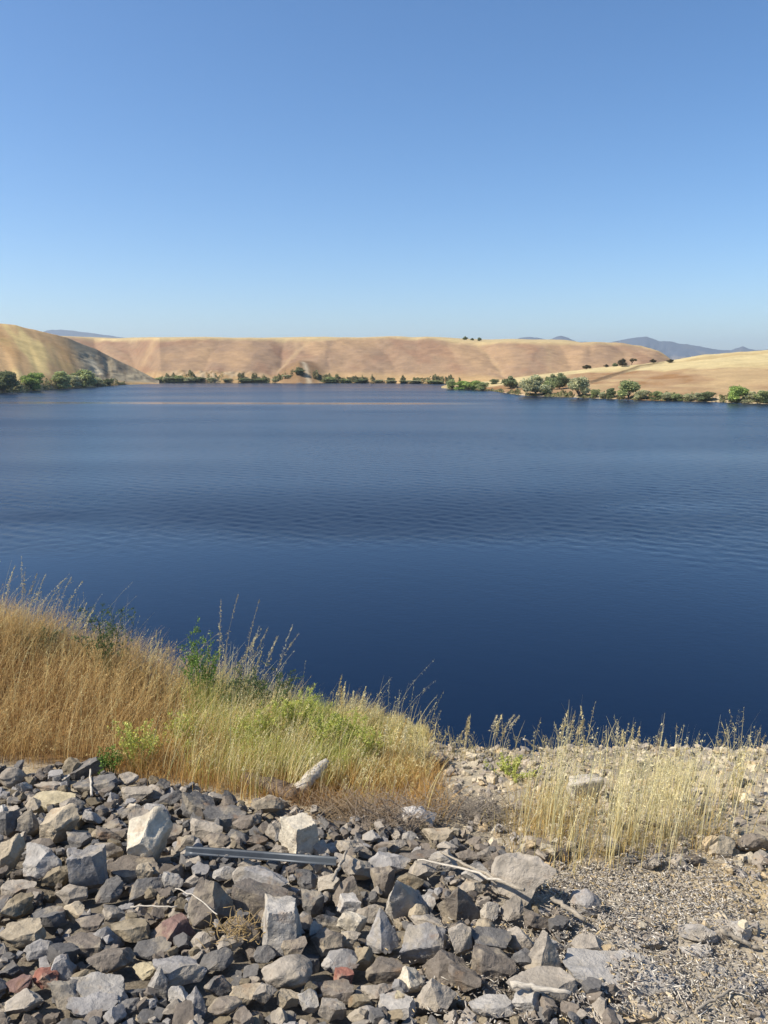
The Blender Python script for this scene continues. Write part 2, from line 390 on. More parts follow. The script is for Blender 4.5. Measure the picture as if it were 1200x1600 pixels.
# plain to the horizon, lake
def sheet(name, x0, x1, y0, y1, z, mat, col=None):
    v = [(x0, y0, z), (x1, y0, z), (x1, y1, z), (x0, y1, z)]
    return tag(mesh_np(name, v, [[0, 1, 2, 3]], mat, None if col is None else np.tile(col, (4, 1))), kind='structure')
sheet('plain', -9000, 9000, -300, 9000, -1.2, M_HILL, lin(196, 172, 118) * .8)
def lake():
    cols = np.concatenate([-np.geomspace(2000, 140, 40), np.arange(-120, 1321, 2.0), np.geomspace(1340, 3200, 40)])
    ys = [5.0]
    while ys[-1] < 560: ys.append(ys[-1] + .10 + .0022 * ys[-1])
    P, Y = np.meshgrid(cols, np.array(ys)); X = (P - 600) / KX * Y; Z = np.zeros_like(X)
    r = np.random.default_rng(77)
    wind = .06 + .94 * sst(35, 50, Y + 8 * vn(X / 21, Y / 9, 0, 301) + 2 * vn(X / 5, Y / 3, 0, 307))                     # sheltered water below the bank
    wind = wind * (.80 + .26 * vn(X / 120, Y / 26, 0, 302) + .10 * vn(X / 30, Y / 9, 0, 303)) * (1 + (.14 + .2 * vn(X / 22, 1.7, 0, 305)) * np.exp(-((Y - 49 - .06 * X - 4 * vn(X / 17, 0, 0, 306)) / 5) ** 2))
    streak = np.exp(-((Y - 199 - 5 * vn(X / 90, 0, 0, 304)) / 6.5) ** 2) * sst(-130, -60, X) * (1 - sst(0, 40, X))
    wind = np.clip(wind * (1 - .93 * streak) * (1 - .6 * sst(390, 450, Y)), .015, 1.5)
    for k in range(46):
        lam = .35 * (1.5 / .35) ** r.random(); th = math.radians(250) + r.normal(0, 1.1); kk = 2 * math.pi / lam
        amp = .0085 / kk * math.sqrt(2) * r.uniform(.6, 1.4)
        Z += amp * np.sin(kk * (math.cos(th) * X + math.sin(th) * Y) + r.uniform(0, 6.28) + 1.5 * vn(X / (lam * 6), Y / (lam * 6), k, 310))
    Z *= wind
    i = np.arange(Z.size).reshape(Z.shape); q = np.stack([i[:-1, :-1], i[:-1, 1:], i[1:, 1:], i[1:, :-1]], -1).reshape(-1, 4)
    tag(mesh_np('lake', np.stack([X, Y, Z], -1), q, M_WATER, np.repeat(np.clip(wind, 0, 1).reshape(-1, 1), 3, 1), True), kind='structure')
lake()

# ------------------------------------------------------------------ near bank
YC = [(-16, 13.2), (-6, 11.2), (-4.5, 10.7), (-3, 9.9), (-2, 9.4), (0, 8.75), (1, 8.3), (2, 8.2), (4, 8.2), (8, 8.1), (16, 8.2)]
YB = [(-16, 9.6), (-4.1, 8.0), (-1.9, 7.34), (.3, 6.45), (1.2, 6.3), (16, 6)]
def g0(x, y):                                # bank without small lumps
    x, y = np.broadcast_arrays(np.asarray(x, float), np.asarray(y, float))
    yc = ip(x, YC) + .25 * vn(x * .8, 3.3, 0, 90); yy = np.minimum(y, yc)
    z = H - 3.0 - 0.15 * yy
    z = z + .23 * np.maximum(0, -x - 1.6) * sst(0, 2.4, yy - ip(x, YB)) * sst(16, 6, -x)
    t = np.maximum(y - yc, 0); z = z - 0.72 * (np.sqrt(t * t + .12) - math.sqrt(.12))
    return z
def gz(x, y):
    return g0(x, y) + .035 * fbm(np.asarray(x) * 2.2, np.asarray(y) * 2.2, 0, 3, 91)
def ground(px, py):                          # photo pixel -> point on the bank
    d = ray(px, py); t = 3.0
    for k in range(400):
        p = d * t; z = H + p[2]
        if z <= g0(p[0], p[1]): break
        t += .03
    return p[0], p[1], H + p[2], t

xs = np.arange(-16, 16.01, .07); ysn = np.concatenate([np.arange(-6, 2.5, .25), np.arange(2.5, 13.5, .06), np.arange(13.5, 26, .3)])
X, Y = np.meshgrid(xs, ysn); Z = gz(X, Y); PX, PY = proj(X, np.maximum(Y, 1.5), Z)
Z = Z + .018 * fbm(X * 9, Y * 9, 0, 3, 92)
n = fbm(X * 1.3, Y * 1.3, 0, 5, 93); n2 = fbm(X * 6, Y * 6, 0, 4, 94)
soil = np.ones(X.shape + (3,)) * lin(180, 168, 144) * .76
soil = mixc(soil, lin(166, 156, 138) * .78, sst(-.3, .5, n)); soil = mixc(soil, lin(186, 170, 140) * .75, sst(.1, .8, n2))
XR = np.interp(Y, [3, 5, 6.2, 7.6], [1.0, 1.4, .8, -4.6])      # east of this line: beach, west: rock field
rockf = sst(.5, -.4, X - XR); soil = mixc(soil, lin(120, 112, 100) * .65, rockf * .8)
gr = sst(-.1, .4, Y - ip(X, YB)) * sst(.6, .1, X); soil = mixc(soil, lin(138, 104, 62) * .6, gr)
chipm = np.exp(-(((X - 2.0) / 1.5) ** 2 + ((Y - 5.0) / 1.0) ** 2) ** 2); soil = mixc(soil, lin(172, 162, 144) * .82, chipm * .9)
sand = np.exp(-(((X - 3.2) / .8) ** 2 + ((Y - 5.35) / .6) ** 2)); soil = mixc(soil, lin(196, 172, 124) * .75, sand * .9)
wet = sst(.5, .1, Z); soil = mixc(soil, lin(92, 80, 66) * .5, wet)
i = np.arange(X.size).reshape(X.shape); q = np.stack([i[:-1, :-1], i[:-1, 1:], i[1:, 1:], i[1:, :-1]], -1).reshape(-1, 4)
tag(mesh_np('lake_bank', np.stack([X, Y, Z], -1), q, M_BANK, soil.reshape(-1, 3), True), kind='structure')

# ------------------------------------------------------------------ trees and shrubs on the far shore
TREES = []
def leaf_quads(cen, size, seed, flat=0.0):
    r = np.random.default_rng(seed); N = len(cen)
    a = r.normal(size=(N, 3)); a /= np.linalg.norm(a, axis=1)[:, None]
    b = np.cross(a, r.normal(size=(N, 3))); b /= np.linalg.norm(b, axis=1)[:, None]
    s = size * r.uniform(.6, 1.3, (N, 1))
    return np.stack([cen - a * s, cen - b * s * .55, cen + a * s, cen + b * s * .55], 1).reshape(-1, 3), np.arange(N * 4).reshape(-1, 4)

def tube(pts, rad, sides=6, caps=True):
    pts = np.asarray(pts, float); n = len(pts); v = []; f = []
    up = np.array([.13, .31, .94]); rad = np.broadcast_to(rad, (n,))
    for k in range(n):
        d = pts[min(k + 1, n - 1)] - pts[max(k - 1, 0)]; d /= np.linalg.norm(d) + 1e-9
        a = np.cross(d, up); a /= np.linalg.norm(a) + 1e-9; b = np.cross(d, a)
        for j in range(sides):
            t = 2 * math.pi * j / sides; v.append(pts[k] + rad[k] * (math.cos(t) * a + math.sin(t) * b))
    for k in range(n - 1):
        for j in range(sides):
            f.append((k * sides + j, k * sides + (j + 1) % sides, (k + 1) * sides + (j + 1) % sides, (k + 1) * sides + j))
    if caps:
        v.append(pts[0]); c0 = len(v) - 1; v.append(pts[-1]); c1 = c0 + 1
        for j in range(sides):
            k = (n - 1) * sides
            f.append((c0, (j + 1) % sides, j, j)); f.append((c1, k + j, k + (j + 1) % sides, k + (j + 1) % sides))
    return np.array(v), np.array([q for q in f])

def merge(parts):
    V = []; Fq = []; Ft = []; o = 0
    for v, f in parts:
        v = np.asarray(v); f = np.asarray(f) + o; V.append(v); o += len(v)
        if f.shape[1] == 3: Ft.append(f)
        else:
            deg = f[:, 2] == f[:, 3]; Fq.append(f[~deg]); Ft.append(f[deg][:, :3])
    fs = [np.concatenate(x) for x in (Fq, Ft) if x and sum(len(y) for y in x)]
    return np.concatenate(V), fs

def tree_proto(kind, seed):
    """unit tree: height 1, half-width about .5; returns crown mesh data and trunk mesh data"""
    r = np.random.default_rng(seed)
    low = {'bush': .10, 'tree': .30, 'open': .62, 'dome': .30}[kind]
    nl = {'bush': 16, 'tree': 16, 'open': 6, 'dome': 18}[kind]
    lobes = []; trunk = []
    for k in range(nl):
        a = r.uniform(0, 6.28); d = r.uniform(.08, .36) if kind != 'open' else r.uniform(.1, .38)
        h = r.uniform(low, .84) if kind != 'dome' else low + .5 * r.uniform(0, 1) * (1 - (d / .5) ** 2)
        lobes.append((math.cos(a) * d, math.sin(a) * d, h, (r.uniform(.15, .26) if kind != 'open' else r.uniform(.10, .18))))
    lobes.append((0, 0, .84, .14))
    cen = []; tone = []
    for (x, y, h, s) in lobes:
        n = int(3600 * s * s) + 60
        p = r.normal(size=(n, 3)); p /= np.linalg.norm(p, axis=1)[:, None]; p *= (r.uniform(.25, 1, (n, 1)) ** .5) * s * r.uniform(.8, 1.25, (n, 1))
        p[:, 2] *= .8; cen.append(p + (x, y, h)); tone.append(np.full(n, r.uniform(.72, 1.28)) * r.uniform(.75, 1.25, n))
    cen = np.concatenate(cen); tone = np.concatenate(tone); cen[:, 2] = np.maximum(cen[:, 2], .02)
    v, f = leaf_quads(cen, .046, seed); tone = np.repeat(tone, 4)
    stems = [tube([(0, 0, -.06), (.01, .0, low * .6), (.02, .01, .55)], [.032, .024, .012], 6)]
    for (x, y, h, s) in lobes[:7]:
        stems.append(tube([(0.01, 0, low * .4), (x * .5, y * .5, (low + h) * .45), (x, y, h)], [.018, .012, .005], 5))
    return v, f, tone, merge(stems)

GREENS = {'g': lin(148, 158, 116) * 1.1, 'd': lin(120, 130, 98) * 1.0, 'b': lin(150, 170, 104) * 1.1, 'y': lin(172, 174, 144) * 1.05, 'n': lin(96, 90, 68) * .8}
PROTO = {}
def get_proto(kind, tint, var):
    key = (kind, tint, var)
    if key not in PROTO:
        v, f, tone, tr = tree_proto(kind, hash((kind, var)) % 1000 if False else {'bush': 100, 'tree': 200, 'open': 300, 'dome': 400}[kind] + var)
        rr = np.random.default_rng(var + 5)
        c = GREENS[tint][None] * tone[:, None] * np.array([1, 1, .9])
        nq = len(f); hue = np.repeat(rr.uniform(-.12, .2, nq), 4)[:, None]; c = c * (1 + hue * np.array([1.0, .4, -.4]))
        cr = mesh_np('crown', v, f, M_LEAF, np.clip(c, .005, 1)); tk = mesh_np('trunk', tr[0], tr[1], M_BARK, None, True)
        PROTO[key] = (cr, tk, [cr, tk])
    return PROTO[key]

def put_tree(hill, px, foot, w, h, kind, tint, label, group, name='shrub', var=0, cat='shrub'):
    y, z = find_y(hill, px, foot, 0.4)
    hw = h / F * y * 1.03; ww = w / F * y * 1.1; hw *= 1.0
    root = empty(name, (float(U(px)) * y, y, z - .03 * hw), var * 2.1 + px * .37); root.scale = (ww * 1.08, ww * 1.08, hw * 1.0)
    cr, tk, fresh = get_proto(kind, tint, var)
    for nm, src in (('crown' if name == 'tree' else 'foliage', cr), ('trunk' if name == 'tree' else 'stem', tk)):
        if src in fresh: fresh.remove(src); o = src
        else: o = src.copy(); COL.objects.link(o)
        o.name = nm; o.parent = root
    return tag(root, label, cat, group)

gL = 'bushes on the bank below the grassy hill'; gF = 'small shrubs along the far waterline'; gR = 'trees and shrubs along the near shore of the straw hill'; gT = 'scattered trees on the crest of the straw hill'; gM = 'tiny trees on the rim of the flat hill'
def T_(hill, px, foot, w, h, kind, tint, label, g, name='shrub', cat=None): 
    put_tree(hill, px, foot, w, h, kind, tint, label, g, name, int(px) % 3, cat or ('tree' if name == 'tree' else 'shrub'))
# below the grassy hill
T_(HL, 2, 613, 40, 32, 'tree', 'd', 'darkest tall bush on the far bank, below the grassy hill', gL, 'tree')
T_(HL, 24, 611, 16, 13, 'bush', 'y', 'low grey green bush between the dark one and the bright green one', gL)
T_(HL, 47, 608.5, 33, 25, 'bush', 'b', 'bright green round bush below the grassy hill', gL)
T_(HL, 90, 606.5, 36, 26, 'bush', 'g', 'broad deep green bush beside the paler rounded one below the grassy hill', gL)
T_(HL, 112, 606, 24, 20, 'bush', 'y', 'low grey green bush filling the gap between the two broadest bushes', gL)
T_(HL, 130, 605, 34, 28, 'bush', 'g', 'rounded green bush, last big one before the pale cliff', gL)
T_(HL, 150, 603.2, 26, 14, 'bush', 'y', 'low grey green bush trailing towards the foot of the pale cliff', gL)
T_(HL, 167, 602.2, 16, 10, 'bush', 'd', 'small dark bush under the hollow of the pale cliff', gL)
# the far waterline, from the pale cliff to the spit
FAR = [(249, 596.8, 15, 11, 'g', 'first green shrub past the foot of the cliff slope'), (263, 596.5, 16, 12, 'y', 'grey green shrub, second past the cliff slope'),
       (276, 596.5, 20, 16, 'g', 'tallest shrub of the row before the stone outcrop'), (295, 596.5, 13, 12, 'y', 'shrub at the near end of the pale stone outcrop'),
       (310, 596.5, 15, 12, 'd', 'dark shrub against the middle of the stone outcrop'), (330, 596.5, 12, 10, 'y', 'grey shrub on the stone outcrop, past the dark one'),
       (353, 596.5, 11, 8, 'y', 'tiny grey shrub where the stone outcrop thins out'), (382, 596.5, 24, 9, 'd', 'long low dark shrub between the outcrop and the deep gully'),
       (404, 596.8, 14, 10, 'g', 'green shrub standing just before the cone shaped spur'), (432, 597, 12, 7, 'y', 'tiny grey shrub at the foot of the deep gully'),
       (450, 597, 12, 7, 'y', 'tiny grey shrub under the flank of the cone shaped spur'), (467, 597, 14, 11, 'd', 'dark shrub beside the bare scar of the cone shaped spur'),
       (513, 597, 22, 13, 'g', 'widest green shrub beyond the cone shaped spur'), (538, 597.3, 12, 9, 'g', 'upright green shrub, next beyond the widest one'),
       (565, 597.5, 16, 9, 'd', 'dark green shrub, second beyond the widest one'), (590, 597.8, 12, 7, 'y', 'tiny grey green shrub near the middle of the far shore'),
       (611, 598, 15, 7, 'y', 'low grey shrub just past the middle of the far shore'), (632, 598.3, 12, 6, 'd', 'tiny dark shrub on the bare middle stretch of far shore'),
       (650, 598.5, 20, 7, 'y', 'low pale shrub on the far shore well before the spit'), (683, 599.5, 24, 8, 'g', 'long low green shrub on the far shore behind the spit tip')]
for (p, ft, w, h, tn, lb) in FAR: T_(HM, p, ft, w * 1.3, h * .6, 'bush', tn, lb, gF)
# spit and near shore of the right hill
R_ = [(708, 607.5, 20, 15, 'bush', 'g', 'taller green bush at the very tip of the spit', 'shrub'), (724, 608.5, 24, 14, 'bush', 'b', 'bright green bush on the spit, beside the tip bush', 'shrub'),
      (740, 609, 22, 14, 'bush', 'b', 'bright green bush in the middle of the spit thicket', 'shrub'), (754, 609.5, 18, 13, 'bush', 'g', 'green bush closing the spit thicket on the land side', 'shrub'),
      (772, 600, 16, 8, 'bush', 'd', 'small dark shrub on the bare slope behind the spit', 'shrub'), (798, 607, 24, 20, 'dome', 'd', 'dark round tree standing alone between spit and big grey green trees', 'tree'),
      (838, 617, 42, 32, 'dome', 'y', 'big grey green tree at the water, widest on the straw hill shore', 'tree'), (856, 616, 24, 22, 'bush', 'g', 'green bush tucked between the wide tree and the dark one', 'shrub'),
      (876, 608, 28, 26, 'dome', 'd', 'dark crowned tree just upslope of the wide grey green tree', 'tree'), (864, 604, 20, 20, 'dome', 'd', 'dark tree standing behind the gap beside the wide tree', 'tree'),
      (906, 620, 32, 30, 'tree', 'y', 'grey green tree with a dark top at the water past the dark crowned pair', 'tree'), (932, 621.5, 16, 13, 'bush', 'g', 'small green shrub below the lower end of the track', 'shrub'),
      (945, 622, 14, 9, 'bush', 'y', 'low pale shrub between two small green ones on the shore', 'shrub'), (957, 622, 15, 16, 'bush', 'd', 'upright dark green shrub before the tallest shore tree', 'shrub'),
      (984, 623, 30, 28, 'tree', 'g', 'tall green tree at the water below the track', 'tree'), (1006, 624, 20, 15, 'bush', 'y', 'grey green shrub leaning against the tall green tree', 'shrub'),
      (1030, 624.8, 17, 14, 'bush', 'g', 'green shrub starting the long low row', 'shrub'), (1047, 625.3, 20, 12, 'bush', 'y', 'grey shrub, second of the long low row', 'shrub'),
      (1062, 625.8, 18, 11, 'bush', 'g', 'green shrub in the middle of the long low row', 'shrub'), (1078, 626, 18, 11, 'bush', 'y', 'pale shrub, fourth of the long low row', 'shrub'),
      (1094, 626.5, 16, 13, 'bush', 'y', 'pale grey shrub near the end of the long low row', 'shrub'), (1108, 626.8, 22, 15, 'bush', 'd', 'darker green shrub ending the long low row', 'shrub'),
      (1155, 628.5, 26, 25, 'tree', 'b', 'bright green leggy tree past the bare gap in the shore', 'tree'), (1176, 629, 22, 17, 'bush', 'y', 'grey green shrub beside the bright leggy tree', 'shrub'), (1196, 629.5, 26, 19, 'bush', 'g', 'green shrub on the shore, cut by the edge of the view', 'shrub')]
for (p, ft, w, h, k, tn, lb, nm) in R_: T_(HR, p, ft, w, h, k, tn, lb, gR, nm)
C_ = [(917, 572.8, 12, 7, 'dome', 'n', 'low dark tree, first on the crest above the shore trees'), (947, 572.5, 7, 5, 'dome', 'n', 'tiny dark tree, second along the crest'), (961, 570.5, 8, 6, 'dome', 'd', 'tiny dark tree just before the tall dark crest tree'),
      (973, 573, 13, 13, 'dome', 'n', 'tallest dark round tree on the crest, beside the track'), (987, 567, 14, 11, 'open', 'n', 'open crowned tree on bare trunks behind the crest'),
      (1020, 567.3, 9, 7, 'dome', 'n', 'small round tree on the crest where the track goes over'), (1047, 567, 10, 6, 'dome', 'n', 'low tree beside the pale straw field, last along the crest')]
for (p, ft, w, h, k, tn, lb) in C_: T_(HR, p, ft, w, h, k, tn, lb, gT, 'tree')
for p, w, h, lb in ((726, 9, 5, 'widest tiny tree on the rim of the flat hill'), (737, 6, 3.5, 'middle and smallest tiny tree on the flat rim'), (748, 7, 5, 'tiny tree on the flat rim, last of the three')):
    ys, yc = HM.lim(p); y = float(yc) + 60; z = float(HM.z(np.array([float(p)]), np.array([y]))[0])
    root = empty('tree', (float(U(p)) * y, y, z - .3), p); root.scale = (w / F * y, w / F * y, h / F * y * 1.3)
    cr, tk, fresh = get_proto('dome', 'd', p % 3)
    for nm, src in (('crown', cr), ('trunk', tk)):
        if src in fresh: fresh.remove(src); o = src
        else: o = src.copy(); COL.objects.link(o)
        o.name = nm; o.parent = root
    tag(root, lb, 'tree', gM)

# low scrub and reeds at the waterline
def scrub(name, hill, p0, p1, n, hpx, seed, label, cols, t0=.0, t1=.05):
    r = np.random.default_rng(seed); P = r.uniform(p0, p1, n * 3); den = sst(-.55, .25, fbm(P / 9, 0, 0, 3, seed)); P = P[r.random(len(P)) < den][:n]; n = len(P)
    ys, yc = hill.lim(P); Y = ys + (yc - ys) * r.uniform(t0, t1, n) ** 1.0; Z = hill.z(P, Y)
    m = np.clip(.35 + .9 * fbm(P / 5, 0, 0, 3, seed + 1), .12, 1.2); h = hpx / F * Y * m * r.uniform(0, 1, n)
    cen = np.stack([U(P) * Y, Y, Z + h], 1); v, f = leaf_quads(cen, .40, seed)
    c = np.array(cols)[r.integers(0, len(cols), n)] * (.75 + .5 * sst(-.5, .5, fbm(P / 4, h, 0, 2, seed + 2)))[:, None]
    tag(mesh_np(name, v, f, M_LEAF, np.repeat(c, 4, 0)), label, kind='stuff')
SC = [lin(140, 146, 104) * .8, lin(120, 130, 84) * .8, lin(170, 156, 112) * .8, lin(150, 138, 100) * .8]
scrub('far_scrub', HM, 240, 720, 15000, 6, 501, 'low grey green scrub along the far waterline', SC)
scrub('shore_scrub', HR, 700, 1300, 7000, 6, 502, 'low scrub along the shore of the straw hill', SC, .0, .04)
scrub('bank_scrub', HL, -200, 200, 4000, 8, 503, 'low scrub along the shore of the grassy hill', SC, .0, .05)

# ------------------------------------------------------------------ rocks
def ico(sub):
    bm = bmesh.new(); bmesh.ops.create_icosphere(bm, subdivisions=sub, radius=1.0)
    v = np.array([x.co[:] for x in bm.verts]); f = np.array([[x.index for x in t.verts] for t in bm.faces]); bm.free()
    return v / np.linalg.norm(v, axis=1)[:, None], f
ICO = {k: ico(k) for k in (2, 3, 4, 5)}

def rand_rot(r):
    q = r.normal(size=4); q /= np.linalg.norm(q); w, x, y, z = q
    return np.array([[1 - 2 * (y * y + z * z), 2 * (x * y - z * w), 2 * (x * z + y * w)], [2 * (x * y + z * w), 1 - 2 * (x * x + z * z), 2 * (y * z - x * w)], [2 * (x * z - y * w), 2 * (y * z + x * w), 1 - 2 * (x * x + y * y)]])

def rock_verts(kind, seed, sub=5):
    r = np.random.default_rng(seed); d, f = ICO[sub]
    if kind == 'flat':
        N = [np.array([.05, .05, 1.]), np.array([-.05, .08, -1.])]; D = [.36, .36]
        for k in range(7):
            a = k * .9 + r.uniform(-.4, .4); N.append(np.array([math.cos(a), math.sin(a), r.uniform(-.5, .5)])); D.append(r.uniform(.7, 1))
    elif kind == 'pointed':
        N = [np.array([0, 0, -1.])]; D = [.55]; k = int(r.integers(4, 6)); a0 = r.uniform(0, 6)
        for j in range(k):
            a = a0 + j * 6.28 / k + r.uniform(-.35, .35); N.append(np.array([math.cos(a), math.sin(a), r.uniform(.35, .75)])); D.append(r.uniform(.46, .62))
            if j % 2: N.append(np.array([math.cos(a), math.sin(a), r.uniform(-.5, 0)])); D.append(r.uniform(.75, .9))
    else:
        n = {'angular': 11, 'block': 6, 'round': 22}[kind]; N = []; D = []
        if kind == 'block':
            R = rand_rot(r) * .12 + np.eye(3)
            for k in range(3):
                for s in (-1, 1): N.append(s * R[k] + r.normal(size=3) * .16); D.append(r.uniform(.62, .8))
            for k in range(3): N.append(r.normal(size=3)); D.append(r.uniform(.82, .95))
        else:
            g = np.array([(math.cos(2.4 * k) * math.sqrt(1 - (1 - 2 * (k + .5) / n) ** 2), math.sin(2.4 * k) * math.sqrt(1 - (1 - 2 * (k + .5) / n) ** 2), 1 - 2 * (k + .5) / n) for k in range(n)])
            g = (g + r.normal(size=g.shape) * (.38 if kind == 'angular' else .2)) @ rand_rot(r).T
            N = list(g); D = list(r.uniform(.55, .95, n) if kind == 'angular' else r.uniform(.8, .95, n))
    for k in range(9):                                        # chipped edges
        a, b = r.integers(0, len(N), 2)
        if a == b: continue
        m = N[a] / np.linalg.norm(N[a]) + N[b] / np.linalg.norm(N[b]); q = np.linalg.norm(m)
        if q < .5: continue
        N.append(m / q + r.normal(size=3) * .1); D.append(max(D[a], D[b]) * r.uniform(1.0, 1.14))
    N = np.array(N, float); N /= np.linalg.norm(N, axis=1)[:, None]; D = np.array(D)
    o = r.uniform(0, 50, 3)
    dd = d + .07 * np.stack([vn(d[:, 0] * 2.3 + o[0], d[:, 1] * 2.3, d[:, 2] * 2.3, seed + k) for k in range(3)], 1)   # wavy faces
    if kind != 'round':                                       # snap vertices onto the creases so that edges come out crisp
        for it in range(2):
            c = np.maximum(dd @ N.T, 1e-3) / D[None]; o2 = np.argsort(-c, 1)[:, :2]; m = N[o2[:, 0]] / D[o2[:, 0], None] - N[o2[:, 1]] / D[o2[:, 1], None]
            q = (dd * m).sum(1) / (m * m).sum(1); sh = m * q[:, None]; k = np.linalg.norm(sh, axis=1) < .55 * {5: .06, 4: .12, 3: .24, 2: .48}[sub]
            dd[k] -= sh[k]; d = d.copy(); d[k] -= sh[k]
    c = np.maximum(dd @ N.T, 1e-3) / D[None]
    p = 14 if kind == 'round' else 60
    R = (c ** p).sum(1) ** (-1.0 / p) if kind == 'round' else 1.0 / c.max(1)
    v = d * R[:, None]
    fn = fbm(v[:, 0] * 3 + o[0], v[:, 1] * 3 + o[1], v[:, 2] * 3 + o[2], 5, seed)
    st = np.floor(3.5 * fbm(v[:, 0] * 1.6 + o[1], v[:, 1] * 1.6, v[:, 2] * 1.6, 2, seed + 9)) / 3.5       # broken steps
    v = v * (1 + .045 * fn + .075 * st)[:, None]
    lo, hi = v.min(0), v.max(0); v = (v - (lo + hi) / 2) / (hi - lo)
    return v, f

POOL = {}
for kind, cnt in (('angular', 16), ('flat', 8), ('pointed', 9), ('block', 9), ('round', 6)):
    POOL[kind] = []
    for k in range(cnt):
        v, f = rock_verts(kind, 1000 + 37 * k + len(kind) * 131, 5)
        o = mesh_np('rock', v, f, M_ROCK, None, True); me = o.data; bpy.data.objects.remove(o); me.set_sharp_from_angle(angle=math.radians(24)); POOL[kind].append((me, v, f))

RC = {'g': ('grey', lin(170, 160, 145)), 'b': ('bluish grey', lin(162, 158, 153)), 'd': ('dark grey', lin(118, 115, 111)), 'p': ('pale grey', lin(186, 180, 170)),
      'c': ('cream', lin(208, 196, 172)), 't': ('tan', lin(186, 170, 142)), 'o': ('olive brown', lin(144, 130, 104)), 'r': ('brick red', lin(172, 112, 92)), 'k': ('reddish brown', lin(138, 108, 98)),
      'n': ('brownish grey', lin(132, 122, 110)), 'w': ('whitish', lin(214, 208, 200)), 'y': ('yellowish', lin(204, 188, 148))}
for _k in 'toyrkc': RC[_k] = (RC[_k][0], RC[_k][1] * .86 + .14 * RC[_k][1].mean() * np.array([1.02, 1.0, .95]))
KW = {'a': ('angular', 'angular'), 'f': ('flat', 'flat'), 'p': ('pointed', 'pointed'), 'r': ('rounded', 'round'), 'b': ('blocky', 'block')}
